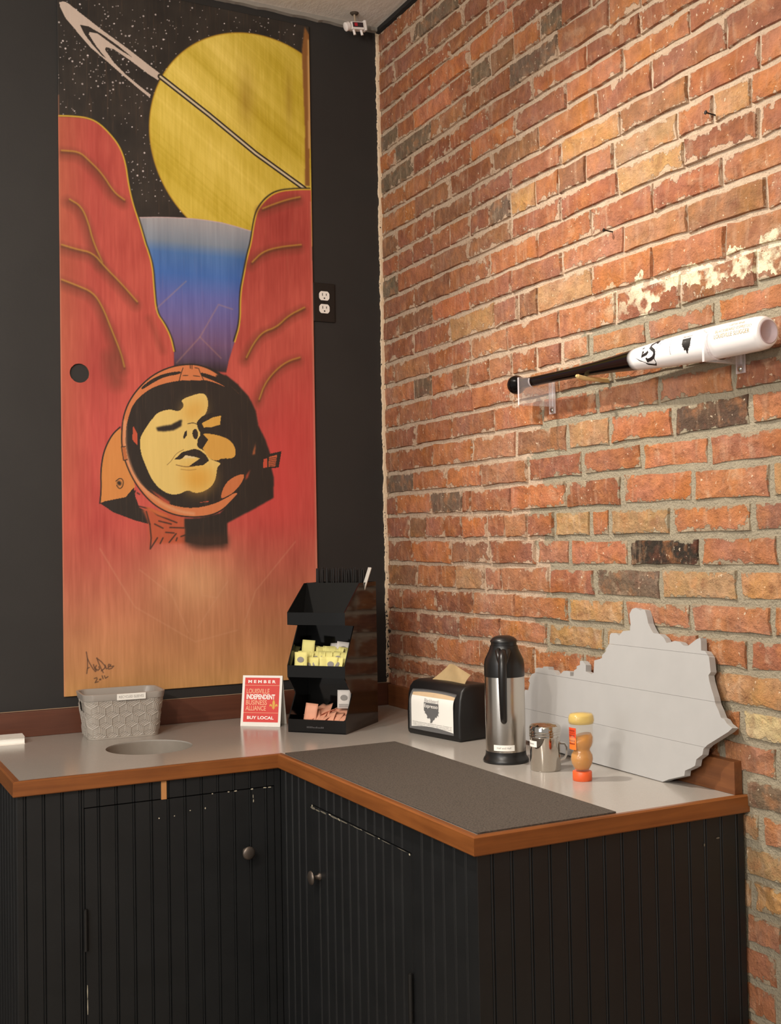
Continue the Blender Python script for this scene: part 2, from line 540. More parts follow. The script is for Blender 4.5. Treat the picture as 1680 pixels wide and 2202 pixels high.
# ------------------------------------------------------------------ bricks
# y centre, z centre, length, height (mm), tilt (mrad), clay colour code
BRICK_ROWS = """-1436,2452,216,58,-4,m,1
-1538,2379,192,55,-10,r,1
-1526,2243,202,54,-25,d,1
-1536,2104,209,56,-32,b,1
-1507,1959,206,60,-4,b,1
-1335,2518,207,45,-1,o,1
-1323,2381,211,54,-9,b,1
-1423,2177,201,54,-25,r,1
-1421,2036,208,60,-33,o,1
-1308,2247,207,52,-16,y,1
-1542,591,145,53,0,o,1
-1435,927,200,49,0,p,1
-1292,2314,201,52,-12,t,1
-1629,2172,185,52,-20,o,1
-1477,1685,206,54,1,K,1
-1008,2452,226,55,3,o,1
-1288,1960,206,65,-9,d,1
-1096,2383,217,52,-8,y,1
-1169,1127,254,60,4,o,1
-1433,1755,207,50,-9,p,1
-1224,2452,182,56,3,r,1
-1319,2110,200,52,-22,p,1
-1207,2180,206,56,-8,r,1
-1117,2519,203,48,-3,o,1
-1529,1542,201,57,-7,o,1
-1578,1129,207,56,3,y,1
-1610,1893,197,42,6,o,1
-1281,1827,213,56,-6,O,1
-1202,2040,204,63,-7,o,1
-1589,1614,218,53,-4,r,1
-1628,2030,179,56,-26,p,1
-1190,2580,185,47,-17,d,1
-1392,1892,198,39,8,p,1
-1094,2113,224,51,-3,p,1
-1077,2652,187,61,-11,m,1
-979,2584,210,49,-17,r,1
-1505,860,147,49,0,t,1
-1519,1268,206,49,12,p,1
-1086,2249,209,50,-4,r,1
-1469,1471,217,50,3,o,1
-895,2519,214,52,-3,m,1
-868,2654,204,56,-11,g,1
-1302,1544,214,59,-5,o,1
-1067,1963,210,64,-17,o,1
-985,2182,212,56,-6,r,1
-1546,1404,195,50,7,o,1
-673,2794,213,58,21,O,1
-1630,2451,144,60,-4,m,1
-981,2042,213,62,-3,t,1
-1427,1335,212,52,13,t,1
-1256,1685,196,56,-2,O,1
-1550,2518,198,44,0,r,1
-1561,994,131,50,0,p,1
-1400,2578,210,46,-1,r,1
-1363,1615,194,49,-5,O,1
-1211,1757,198,52,-7,p,1
-1632,1825,147,60,-6,m,1
-1473,1826,131,58,-8,d,1
-871,2385,206,48,-8,r,1
-646,2654,214,53,8,d,1
-778,2451,206,54,3,b,1
-759,2586,205,51,-5,m,1
-1231,927,167,49,0,g,1
-1164,1058,205,44,5,o,1
-668,2519,215,54,5,O,1
-864,2250,210,48,-4,r,1
-1261,994,164,50,0,o,1
-1322,1403,212,51,5,k,1
-1057,1828,195,54,-4,o,1
-863,2114,211,52,-3,m,1
-760,2183,213,57,1,O,1
-1385,1128,139,58,4,o,1
-1297,1266,198,47,10,p,1
-839,1967,220,58,-15,r,1
-1194,1333,214,54,4,g,1
-447,2789,213,56,22,O,1
-1640,1753,166,48,-6,d,1
-988,1758,207,52,-7,r,1
-1182,1892,182,40,-15,p,1
-1149,1616,196,48,3,r,1
-1076,1544,197,58,1,d,1
-835,927,219,51,0,o,1
-924,1126,197,63,4,O,1
-682,1124,254,65,11,o,1
-1245,1471,191,51,-2,t,1
-371,2980,257,46,0,g,1
-428,2915,204,54,0,m,1
-557,2450,211,54,2,d,1
-1562,2310,92,53,-15,y,1
-1044,927,167,49,0,o,1
-687,994,241,53,0,o,1
-1499,1200,119,51,4,o,1
-866,1686,207,58,-4,b,1
-439,2518,217,52,6,r,1
-994,1199,215,47,4,y,1
-340,2851,217,44,13,r,1
-545,2586,196,52,8,r,1
-923,1615,216,50,3,d,1
-1419,994,113,50,0,o,1
-1610,794,119,48,0,t,1
-543,2041,224,60,7,y,1
-657,2385,195,48,11,m,1
-557,2854,191,39,13,m,1
-1624,927,139,49,0,g,1
-644,2250,204,48,10,b,1
-1353,1059,132,45,4,t,1
-916,994,184,50,0,o,1
-338,2718,211,51,15,O,1
-534,2181,213,56,10,o,1
-1078,1264,200,47,5,y,1
-1092,1402,206,51,-1,O,1
-1454,2312,97,52,-15,o,1
-847,1544,229,58,1,O,1
-1636,1060,163,47,2,w,1
-1589,661,81,50,0,p,1
-845,1829,196,55,-4,o,1
-328,2584,212,53,7,d,1
-1356,1200,127,50,4,o,1
-762,1759,213,55,-4,O,1
-1514,728,80,49,0,t,1
-643,2113,195,52,8,r,1
-118,2980,223,46,0,m,1
-1659,728,169,49,0,y,1
-1674,2309,106,53,-10,o,1
-1197,1199,150,49,3,t,1
-218,2651,218,51,8,g,1
-446,2382,202,51,11,b,1
-728,1056,235,42,5,o,1
-433,2653,186,52,8,p,1
-1064,1686,148,57,-3,t,1
-212,2915,201,54,0,m,1
-334,2450,208,54,3,b,1
-412,1968,235,55,1,r,1
-1640,1337,175,51,7,y,1
-1576,521,69,52,0,o,1
-1487,1059,96,46,5,o,1
-952,1057,179,42,4,o,1
-851,1263,220,51,5,o,1
-113,2849,213,49,10,r,1
-222,2380,219,55,11,r,1
-886,2796,186,59,0,d,1
-1094,994,131,50,0,t,1
-428,2111,208,53,8,O,1
-429,2248,199,50,10,b,1
-644,1687,204,60,-4,p,1
-1679,1685,158,53,0,o,1
-984,1332,167,54,2,r,1
-692,1615,212,54,-4,p,1
-1660,1201,163,52,2,r,1
-781,1332,206,57,1,p,1
-1745,2378,197,56,-2,o,1
-424,1830,221,56,-1,r,1
-429,1121,226,63,16,O,1
-641,1830,187,55,-1,o,1
-313,2040,209,58,7,r,1
-538,1760,209,55,0,m,1
-767,1197,206,48,6,o,1
-629,1969,174,56,1,p,1
-1711,2239,142,55,-9,r,1
-108,2583,202,54,6,g,1
-112,2449,210,54,2,o,1
-449,994,210,53,0,p,1
-1698,1959,148,55,-2,b,1
-317,2179,195,54,10,m,1
-214,2245,206,52,10,r,1
-728,1403,204,56,-3,r,1
-424,1688,211,59,-4,O,1
-210,2109,204,54,9,b,1
-1132,2316,93,53,-8,p,1
-842,2724,107,55,0,O,1
-630,1262,198,53,5,p,1
-251,2785,154,55,19,r,1
-1023,2316,98,54,-8,b,1
-624,1545,191,56,-12,r,1
-315,1760,213,54,0,r,1
-272,927,207,51,0,r,1
-177,1968,209,54,1,p,1
-635,927,155,51,0,r,1
-106,2177,200,52,9,m,1
-225,994,213,53,0,r,1
-993,1472,129,52,-5,t,1
-550,1195,203,49,16,r,1
-496,1055,205,40,4,r,1
-512,1404,202,57,-6,b,1
-1674,1472,153,49,1,m,1
-324,1191,224,53,16,m,1
-200,1830,201,57,-1,o,1
-1664,860,131,49,0,p,1
-417,1261,201,55,4,d,1
-724,2724,102,54,13,b,1
-809,2318,103,58,-8,y,1
-201,1689,208,58,-4,r,1
-264,1054,233,38,4,r,1
-200,1117,206,60,16,r,1
-101,2038,189,56,6,m,1
-208,3046,150,54,0,m,1
-84,2782,154,54,19,r,1
-482,1616,182,54,-9,O,1
-1235,2650,104,64,-11,o,1
-286,1405,225,58,-6,O,1
-949,2724,82,55,0,g,1
-466,927,155,51,0,r,1
-908,1403,123,52,-1,p,1
-243,2517,149,50,5,o,1
-917,2317,88,56,-8,o,1
-1023,1895,95,44,-15,p,1
-1734,2100,159,59,-6,r,1
-720,2042,104,61,3,m,1
-201,1260,204,56,4,o,1
-284,1618,189,53,-8,o,1
-184,1551,207,54,-13,O,1
-101,1760,189,54,0,m,1
-81,2516,149,49,5,o,1
-1054,2724,103,55,0,m,1
-911,1896,89,47,-15,r,1
-384,1548,167,55,-13,g,1
-614,2722,92,53,14,g,1
-508,1332,143,58,-2,t,1
-800,1898,100,52,-15,r,1
-700,2318,89,58,13,g,1
-103,1188,193,56,16,r,1
-506,2721,99,52,14,r,1
-1564,452,108,52,0,r,1
-859,1473,106,55,-4,r,1
-102,1332,190,59,-2,b,1
-596,2317,95,56,13,m,1
-687,1899,101,53,-2,p,1
-823,2042,76,61,-4,b,1
-486,2315,99,55,13,o,1
-63,3046,114,54,0,m,1
-601,2915,117,54,0,m,1
-81,927,149,51,0,r,1
-92,1620,170,52,-8,g,1
-537,1475,120,56,-11,O,1
-269,2313,110,52,12,r,1
-746,1473,94,55,-7,p,1
-370,1899,112,53,-1,O,1
-577,1899,93,53,-1,r,1
-84,1407,154,59,-6,m,1
-1103,1471,53,52,-5,o,1
-273,1332,128,58,-1,o,1
-1390,2649,179,66,-1,r,1
-380,2314,87,53,13,o,1
-171,2716,96,50,14,r,1
-76,1481,139,59,-12,r,1
-58,2714,104,49,9,g,1
-853,2857,189,33,1,r,1
-52,2915,92,54,0,m,1
-706,2856,79,35,12,r,1
-251,1900,100,52,-2,g,1
-372,3046,150,54,0,m,1
-53,2378,93,57,8,b,1
-648,1474,76,55,-12,r,1
-316,1478,100,57,-12,r,1
-479,1899,78,53,-2,b,1
-629,1332,72,57,-2,p,1
-52,2650,90,50,4,O,1
-157,2311,88,50,13,r,1
-422,1477,85,57,-11,r,1
-53,2310,94,49,9,r,1
-52,2244,91,53,7,g,1
-141,1900,94,52,-1,o,1
-70,1053,128,36,5,r,1
-56,994,99,53,0,r,1
-206,1479,94,58,-12,b,1
-51,2108,88,55,6,m,1
-1720,1541,140,56,-2,y,1
-387,1332,73,58,-2,o,1
-631,2980,238,46,0,r,1
-47,1830,80,58,-1,r,1
-1720,1270,156,50,2,o,1
-45,1115,77,57,16,m,1
-46,1259,80,58,4,r,1
-45,1690,77,57,-3,m,1
-767,2915,188,54,0,r,1
-44,1900,75,52,-1,p,1
-1184,2724,129,55,0,r,1
-37,1552,61,54,-12,m,1
-33,1968,53,54,1,r,1
-498,1547,35,56,-12,r,1
-1709,994,124,50,0,g,1
-1686,591,104,53,0,p,1
-1683,521,106,52,0,t,1
-1758,1405,190,50,0,o,1
-1073,2796,162,59,0,r,1
-582,3046,245,54,0,m,1
-819,3046,201,54,0,r,1
-868,2980,209,46,0,m,1
-962,2915,176,54,0,r,1
-1055,2857,190,33,0,d,1
-1257,2796,179,59,0,r,1
-1347,2724,172,55,0,r,1
-1521,2724,150,55,0,r,1
-1565,2649,144,66,0,r,1
-1587,2578,137,45,0,m,1
-1767,2578,197,45,0,r,1
-1760,2518,197,44,0,m,0
-1813,2451,197,60,0,m,0
-1838,2308,197,54,0,r,0
-1833,2170,197,52,0,r,0
-1828,2028,197,55,0,r,0
-1823,1894,190,43,0,r,0
-1821,1824,190,61,0,r,0
-1838,1753,190,47,0,r,0
-1814,1614,190,55,0,r,0
-1842,1337,190,50,0,r,0
-1796,1129,190,55,0,o,0
-1832,1060,190,48,0,r,0
-1809,927,190,49,0,t,0
-1785,794,190,48,0,t,0
-1744,661,190,50,0,r,0
-1733,452,190,52,0,r,0"""
CLAY = {'r': 'a45c39', 'o': 'ba7040', 'O': 'ca723a', 'y': 'c99a60', 't': 'bd9a6c', 'b': '8f6444', 'd': '8a4a2e', 'g': '7d6650', 'k': '332519', 'K': '5e4534', 'p': 'b97c56', 'm': '955a40', 'w': 'd6b98c'}
def brick_mesh(i):
    rnd = random.Random(100 + i)
    per = []
    nx = 5
    for k in range(nx): per.append((-0.5 + k / nx, -0.5))
    for k in range(2): per.append((0.5, -0.5 + k / 2))
    for k in range(nx): per.append((0.5 - k / nx, 0.5))
    for k in range(2): per.append((-0.5, 0.5 - k / 2))
    bm = bmesh.new()
    back, front = [], []
    for (u, v) in per:
        corner = abs(abs(u) - 0.5) < 1e-6 and abs(abs(v) - 0.5) < 1e-6
        ju = rnd.uniform(-0.020, 0.012); jv = rnd.uniform(-0.065, 0.03)
        if corner: ju -= rnd.uniform(0.004, 0.02); jv -= rnd.uniform(0.02, 0.08)
        uu = u + math.copysign(ju, u) if abs(u) > 0.45 else u + rnd.uniform(-.02, .02)
        vv = v + math.copysign(jv, v) if abs(v) > 0.45 else v + rnd.uniform(-.05, .05)
        back.append(bm.verts.new((0.010, uu * 1.02, vv * 1.05)))
        front.append(bm.verts.new((-0.0046 + rnd.uniform(-.002, .002), uu * 0.985, vv * 0.945)))
    n = len(per)
    for k in range(n):
        j = (k + 1) % n
        bm.faces.new((back[k], back[j], front[j], front[k]))
    c = bm.verts.new((-0.0066 + rnd.uniform(-.001, .001), rnd.uniform(-.1, .1), rnd.uniform(-.1, .1)))
    for k in range(n):
        bm.faces.new((front[k], front[(k + 1) % n], c))
    bmesh.ops.recalc_face_normals(bm, faces=bm.faces)
    me = mesh_of(bm, 'brick')
    me.materials.append(M['brick'])
    return me
BRICK_MESHES = [brick_mesh(i) for i in range(14)]
rb = random.Random(5)
rest = []
for n_, row in enumerate(BRICK_ROWS.split()):
    yc, zc_, ln, ht, tilt, cc, part = row.split(',')
    yc, zc_, ln, ht, tilt = (float(v) / 1000 for v in (yc, zc_, ln, ht, tilt))
    c = lin(CLAY[cc])
    if cc not in 'kKgw':
        c = tuple(v * .66 + q * .34 for v, q in zip(c, lin('ae6a42')))
    k = rb.uniform(0.92, 1.09)
    c = tuple(min(1, v * k * rb.uniform(0.95, 1.05)) for v in c[:3])
    me = rb.choice(BRICK_MESHES)
    flip = rb.choice((-1, 1))
    dx = rb.uniform(-0.002, 0.002) + (0.0025 if yc < -0.86 and zc_ < 1.93 else 0.0)
    if part == '1':
        o = bpy.data.objects.new('brick', me)
        o.location = (dx, yc, zc_)
        o.scale = (1, ln * flip, ht)
        o.rotation_euler = (-tilt, 0, 0)
        o.color = (*c, 1)
        o.parent = wall_right
        COL.objects.link(o)
    else:
        rest.append((me, dx, yc, zc_, ln * flip, ht, tilt, c))
# the same courses run on past the frame, towards the shop: top z, bottom z, start y
for row in """3080,3011,-926
3011,2949,-979
2949,2881,-1056
2881,2832,-1157
2832,2759,-1353
2759,2689,-1603
2689,2608,-1643
2608,2547,-1872
2547,2488,-1865
2488,2413,-1918
2413,2342,-1850
2342,2273,-1943
2273,2203,-1788
2203,2136,-1938
2136,2062,-1820
2062,1992,-1933
1992,1924,-1778
1924,1863,-1925
1863,1784,-1922
1784,1720,-1939
1720,1649,-1765
1649,1577,-1915
1577,1504,-1797
1504,1438,-1757
1438,1371,-1860
1371,1303,-1944
1303,1236,-1804
1236,1165,-1747
1165,1092,-1898
1092,1027,-1934
1027,959,-1777
959,893,-1910
893,827,-1736
827,761,-1886
761,694,-1750
694,626,-1846
626,555,-1745
555,486,-1742
486,417,-1834
417,348,-1581
338,269,-1581
269,200,-1581
200,131,-1581
131,62,-1581""".split():
    zt_, zb_, y_ = (float(v) / 1000 for v in row.split(','))
    while y_ > -4.1:
        ln = rb.choice((0.205, 0.205, 0.21, 0.10)) + rb.uniform(-.006, .006)
        c = lin(CLAY[rb.choice('rrropobdtOm')])
        k = rb.uniform(0.92, 1.09)
        c = tuple(min(1, v * k * .66 + q * .34) for v, q in zip(c[:3], lin('ae6a42')))
        gap = 0.013 if zt_ > 1.93 else 0.020
        rest.append((rb.choice(BRICK_MESHES), rb.uniform(-.002, .002), y_ - ln / 2, (zt_ + zb_) / 2, ln - gap, zt_ - zb_ - 0.016, 0.0, c))
        y_ -= ln
if rest:
    bm = bmesh.new()
    lay = bm.verts.layers.float_color.new('brick_tint')
    for me, dx, yc, zc_, ln, ht, tilt, c in rest:
        base = [bm.verts.new((v.co.x + dx, yc + v.co.y * ln * math.cos(tilt) + v.co.z * ht * math.sin(tilt), zc_ + v.co.z * ht - v.co.y * ln * math.sin(tilt))) for v in me.vertices]
        for v in base: v[lay] = (*c, 1.0)
        for p in me.polygons: bm.faces.new([base[i] for i in p.vertices])
    bmesh.ops.recalc_face_normals(bm, faces=bm.faces)
    o = obj('brick_remainder', bm, M['brick_rest'], wall_right)
    o['kind'] = 'stuff'

# ================================================================== COUNTER
ZT = 0.9214
DX, DY, LX, LY = 0.6356, 0.635, 1.2581, 1.5567      # wing depths and lengths
TW, TH = 0.017, 0.033
ct = thing('countertop', 'grey laminate L-shaped countertop with orange-stained wood edging and a round waste hole', 'countertop', (0, 0, 0))
def laminate_top():
    bm = bmesh.new()
    cx, cy, r = -0.877, -0.354, 0.109
    s = 0.135
    n = 64
    ins = [(cx + r * math.cos(2 * math.pi * i / n), cy + r * math.sin(2 * math.pi * i / n)) for i in range(n)]
    def sq(i):
        a = 2 * math.pi * i / n
        c, q = math.cos(a), math.sin(a)
        k = s / max(abs(c), abs(q))
        return (cx + c * k, cy + q * k)
    out = [sq(i) for i in range(n)]
    vi = [bm.verts.new((x, y, ZT)) for x, y in ins]
    vb = [bm.verts.new((x, y, ZT - 0.032)) for x, y in ins]
    vo = [bm.verts.new((x, y, ZT)) for x, y in out]
    for i in range(n):
        j = (i + 1) % n
        bm.faces.new((vo[i], vo[j], vi[j], vi[i]))
        bm.faces.new((vi[i], vi[j], vb[j], vb[i]))
    x0, x1, y0, y1 = cx - s, cx + s, cy - s, cy + s
    L, Rr, F, B = -LX + TW, -0.0012, -DY + TW, -0.0005
    rects = [(L, F, x0, B), (x0, F, x1, y0), (x0, y1, x1, B), (x1, F, -DX + TW, B), (-DX + TW, -LY + TW, Rr, B)]
    for a, b, c, d in rects:
        bm.faces.new([bm.verts.new(p) for p in ((a, b, ZT), (c, b, ZT), (c, d, ZT), (a, d, ZT))])
    # underside
    for a, b, c, d in [(L, F, x0, B), (x1, F, -DX + TW, B), (-DX + TW, -LY + TW, Rr, B)]:
        bm.faces.new([bm.verts.new(p) for p in ((a, b, ZT - .032), (a, d, ZT - .032), (c, d, ZT - .032), (c, b, ZT - .032))])
    return bm
obj('laminate_top', laminate_top(), M['laminate'], ct)
lin_bm = lathe([(0.1088, ZT - 0.003), (0.1088, ZT - 0.23), (0.0, ZT - 0.235)], 64, caps=False)
bmesh.ops.translate(lin_bm, vec=(-0.877, -0.354, 0), verts=lin_bm.verts)
obj('waste_chute', lin_bm, simple('grey_chute_plastic', '8f867b', 0.55), ct, 40)
def edge_strip(a, b, n, ma, mb, mat):
    """wood edging from a to b (outer line), n = inward normal, ma/mb = mitre length at the two ends"""
    a, b, n = Vector(a), Vector(b), Vector(n)
    d = (b - a).normalized()
    bm = bmesh.new()
    prof = [(0.0, -TH + .002), (0.0015, -TH), (TW, -TH), (TW, 0.0), (0.0045, 0.0012), (0.001, -0.0015)]
    ra, rb_ = [], []
    for w_, z in prof:
        ra.append(bm.verts.new(a + d * (ma * w_) + n * w_ + Vector((0, 0, z))))
        rb_.append(bm.verts.new(b - d * (mb * w_) + n * w_ + Vector((0, 0, z))))
    k = len(prof)
    for i in range(k):
        j = (i + 1) % k
        bm.faces.new((ra[i], ra[j], rb_[j], rb_[i]))
    bm.faces.new(ra[::-1]); bm.faces.new(rb_)
    bmesh.ops.recalc_face_normals(bm, faces=bm.faces)
    return obj('edge_strip', bm, mat, ct)
edge_strip((-LX, -0.002, ZT), (-LX, -DY, ZT), (1, 0, 0), 0, 1, M['trimwood_y'])
edge_strip((-LX, -DY, ZT), (-DX, -DY, ZT), (0, 1, 0), 1, -1, M['trimwood'])
edge_strip((-DX, -DY, ZT), (-DX, -LY, ZT), (1, 0, 0), -1, 1, M['trimwood_y'])
edge_strip((-DX, -LY, ZT), (0.004, -LY, ZT), (0, 1, 0), 1, 0, M['trimwood'])
obj('backsplash_board', box((-(LX - .004) / 2 - .002, -0.0105, ZT + 0.0345), (LX - 0.006, 0.019, 0.069), 0.002), M['bswood'], ct)
obj('backsplash_board', box((-0.0115, -(LY - TW + .02) / 2 - .003, ZT + 0.0328), (0.021, LY - TW - 0.024, 0.0656), 0.0015), M['bswood_y'], ct)
# pale paint line where the wall paint stops at the board
obj('paint_line', box((-0.62, -0.0012, ZT + 0.0694), (1.24, 0.0016, 0.0012)), simple('pale_paint_line', 'b99b7c', 0.7), ct)

# ------------------------------------------------------------------ cabinets
PITCH = 0.0405
def plank_mesh(width, height, bead=True):
    """bead-board plank: u along width, v up, w outwards"""
    if bead and width > 0.012:
        pr = [(0, -.0022), (0.0011, 0), (width - 0.0070, 0), (width - 0.0058, -.0018), (width - 0.0044, 0.0003), (width - 0.0024, 0.0003), (width - 0.0012, -.0015), (width, -.0022)]
    else:
        pr = [(0, -.0022), (0.0006, 0), (width - .0006, 0), (width, -.0022)]
    bm = bmesh.new()
    a = [bm.verts.new((u, 0, w_)) for u, w_ in pr]
    b = [bm.verts.new((u, height, w_)) for u, w_ in pr]
    for i in range(len(pr) - 1):
        bm.faces.new((a[i], a[i + 1], b[i + 1], b[i]))
    bm.faces.new(b); bm.faces.new(a[::-1])
    bmesh.ops.recalc_face_normals(bm, faces=bm.faces)
    for f in bm.faces:
        pass
    me = mesh_of(bm, 'plank')
    me.materials.append(M['cab'])
    return me
PLANKS = {}
def plank(parent, m, u0, u1, v0, v1, bead=True):
    key = (round(u1 - u0, 4), round(v1 - v0, 4), bead)
    if key not in PLANKS: PLANKS[key] = plank_mesh(u1 - u0, v1 - v0, bead)
    o = bpy.data.objects.new('plank', PLANKS[key])
    COL.objects.link(o)
    o.parent = parent
    o.matrix_local = m @ Matrix.Translation((u0, v0, 0))
    return o
def face_planks(parent, m, u0, u1, phase, v0, v1, skip=None, door=None):
    """planks across a face u0..u1; grooves at phase + k*PITCH; skip = (a, b, vtop) the door opening"""
    cuts = {round(u0, 5), round(u1, 5)}
    gr = set()
    k = math.floor((u0 - phase) / PITCH)
    while phase + k * PITCH < u1:
        g = phase + k * PITCH
        if u0 + .004 < g < u1 - .004:
            cuts.add(round(g, 5)); gr.add(round(g, 5))
        k += 1
    if skip:
        cuts |= {round(skip[0], 5), round(skip[1], 5)}
    cs = sorted(cuts)
    for a, b in zip(cs, cs[1:]):
        if b - a < 0.004: continue
        mid = (a + b) / 2
        if skip and skip[0] < mid < skip[1]:
            plank(parent, m, a, b, skip[2] + 0.0012, v1, b in gr)
            g = 0.0012
            aa = a + (g if abs(a - skip[0]) < 1e-4 else 0); bb = b - (g if abs(b - skip[1]) < 1e-4 else 0)
            plank(door, m @ Matrix.Translation((0, 0, 0.0012)), aa, bb, v0, skip[2] - 0.0012, b in gr)
        else:
            plank(parent, m, a, b, v0, v1, b in gr)
VT = ZT - TH - 0.001
V0 = 0.09
def knob(parent, m):
    bm = lathe([(0.0045, -0.001), (0.008, 0.0), (0.0085, 0.003), (0.005, 0.007), (0.0045, 0.014), (0.0065, 0.018), (0.0135, 0.0205), (0.0158, 0.0225), (0.0153, 0.0245), (0.0120, 0.0268), (0.0065, 0.0283), (0, 0.0287)], 32, caps=False)
    bmesh.ops.transform(bm, matrix=m, verts=bm.verts)
    return obj('knob', bm, M['bronze'], parent, 60)
def hinge(parent, a, b):
    a, b = Vector(a), Vector(b)
    bm = tube([a, a.lerp(b, .5), b], 0.0052, 10)
    tube([a + (a - b) * .02, a], 0.0036, 8, bm)
    return obj('hinge', bm, M['blackplastic'], parent, 50)
def chips(parent, m, pts, mat):
    """small lifted paint chips along a worn edge: (u, v, w, h)"""
    bm = bmesh.new()
    for u, v, w_, h in pts:
        k = 6
        vs_ = [bm.verts.new(m @ Vector((u + w_ * .5 * math.cos(t) * random.uniform(.7, 1.2), v + h * .5 * math.sin(t) * random.uniform(.7, 1.2), 0.0021))) for t in [2 * math.pi * i / k for i in range(k)]]
        bm.faces.new(vs_)
    bmesh.ops.recalc_face_normals(bm, faces=bm.faces)
    o = obj('paint_chips', bm, mat, parent)
    o['kind'] = 'stuff'
    return o
CHIP = simple('bare_wood_chip', 'b9b09a', 0.7)
CHIPD = simple('dull_wood_chip', '6d675a', 0.7)

# back-wing cabinet (front faces -y, left end faces -x)
cb = thing('cabinet', 'black beadboard cabinet on the left under the round waste hole', 'cabinet', (0, 0, 0))
XL = -1.2477
YF = -0.625
bm = bmesh.new()
add_box(bm, ((XL + .007 - 0.62) / 2, (YF + .007 - .002) / 2, 0.05 + (VT - .05) / 2 - .12), (-0.62 - XL - .007, -YF - .009, VT - .05 - .24))
obj('carcass', bm, M['cab'], cb)
obj('plinth', box(((XL - .62) / 2, (YF + .04) / 2 - .002, 0.045), (-0.62 - XL - .02, -YF - .06, 0.09)), M['cab'], cb)
mF = frame((0, YF, 0), (1, 0, 0), (0, 0, 1), (0, -1, 0))
dr = obj('door', box((-0.872, YF + .010, (V0 + .845) / 2), (0.456, 0.006, .845 - V0 - .004)), M['cab'], cb)
face_planks(cb, mF, XL, -DX + 0.0098, -0.6645 + .0035, V0, VT, (-1.102, -0.642, 0.845), dr)
knob(dr, frame((-0.718, YF - .001, 0.697), (1, 0, 0), (0, 0, 1), (0, -1, 0)))
hinge(dr, (-1.1015, YF - .006, 0.619), (-1.1015, YF - .006, 0.527))
hinge(dr, (-1.1015, YF - .006, 0.219), (-1.1015, YF - .006, 0.127))
chips(dr, mF, [(-0.655, .8432, .012, .003), (-0.667, .8434, .010, .003), (-0.70, .8436, .008, .004), (-0.742, .844, .008, .003), (-0.76, .8438, .006, .003), (-0.80, .844, .004, .0025), (-0.93, .802, .004, .004), (-0.893, .803, .003, .003), (-0.855, .811, .004, .003), (-0.818, .812, .003, .005), (-0.697, .815, .003, .01), (-.6975, .826, .002, .01)], CHIP)
chips(dr, mF, [(-1.0985, .436, .0022, .04), (-1.0985, .40, .0024, .035)], CHIP)
obj('bare_wood_strip', box((-0.9175, YF - .0008, 0.8675), (0.0125, 0.004, 0.046)), M['rawwood'], cb)
mE = frame((XL, 0, 0), (0, -1, 0), (0, 0, 1), (-1, 0, 0))
face_planks(cb, mE, 0.004, -YF, 0.012, V0, VT)
# right-wing cabinet (left face -x, end face -y)
cb2 = thing('cabinet', 'black beadboard cabinet on the right under the rubber mat, against the brick wall', 'cabinet', (0, 0, 0))
XF, YE = -0.6256, -1.549
bm = bmesh.new()
add_box(bm, ((XF + .007 - .011) / 2, (YE + .007 - .632) / 2, 0.05 + (VT - .05) / 2), (-XF - .020, -YE - .632 - .009, VT - .05))
obj('carcass', bm, M['cab'], cb2)
obj('plinth', box(((XF + .03) / 2, (YE - .632) / 2 + .01, 0.045), (-XF - .06, -YE - .68, 0.09)), M['cab'], cb2)
mL = frame((XF, 0, 0), (0, -1, 0), (0, 0, 1), (-1, 0, 0))
dr2 = obj('door', box((XF + .010, -1.064, (V0 + .8355) / 2), (0.006, 0.48, .8355 - V0 - .004)), M['cab'], cb2)
face_planks(cb2, mL, 0.6262, -YE, 1.51 + .0035, V0, VT, (0.822, 1.306, 0.8355), dr2)
knob(dr2, frame((XF - .001, -0.865, 0.682), (0, -1, 0), (0, 0, 1), (-1, 0, 0)))
hinge(dr2, (XF - .006, -1.3045, 0.607), (XF - .006, -1.3045, 0.515))
hinge(dr2, (XF - .006, -1.3045, 0.207), (XF - .006, -1.3045, 0.115))
chips(dr2, mL, [(0.832, .829, .03, .006), (0.86, .829, .03, .004), (0.89, .831, .04, .004), (0.95, .832, .05, .004), (1.0, .8325, .05, .003), (1.06, .8335, .06, .0022), (1.13, .834, .06, .0018), (1.2, .834, .05, .0016), (1.27, .8345, .04, .0016)], CHIPD)
chips(dr2, mL, [(0.826, .834, .006, .005), (0.925, .8335, .016, .003), (0.975, .8325, .018, .004), (1.045, .8335, .006, .002), (1.085, .834, .012, .002), (1.17, .8345, .01, .002), (1.302, .833, .008, .004)], CHIP)
mD = frame((0, YE, 0), (1, 0, 0), (0, 0, 1), (0, -1, 0))
face_planks(cb2, mD, XF, -0.0095, -0.595 + .0035, V0, VT)
chips(cb2, mD, [(-0.113, .838, .004, .008), (-0.078, .847, .010, .004)], CHIPD)

# ------------------------------------------------------------------ rubber mat
bm = box((-0.4662, -1.0885, ZT + 0.0017), (0.303, 0.902, 0.003), 0.001)
tag(obj('counter_mat', bm, M['rubber']), 'dark brown ribbed rubber mat lying along the front of the countertop', 'mat')

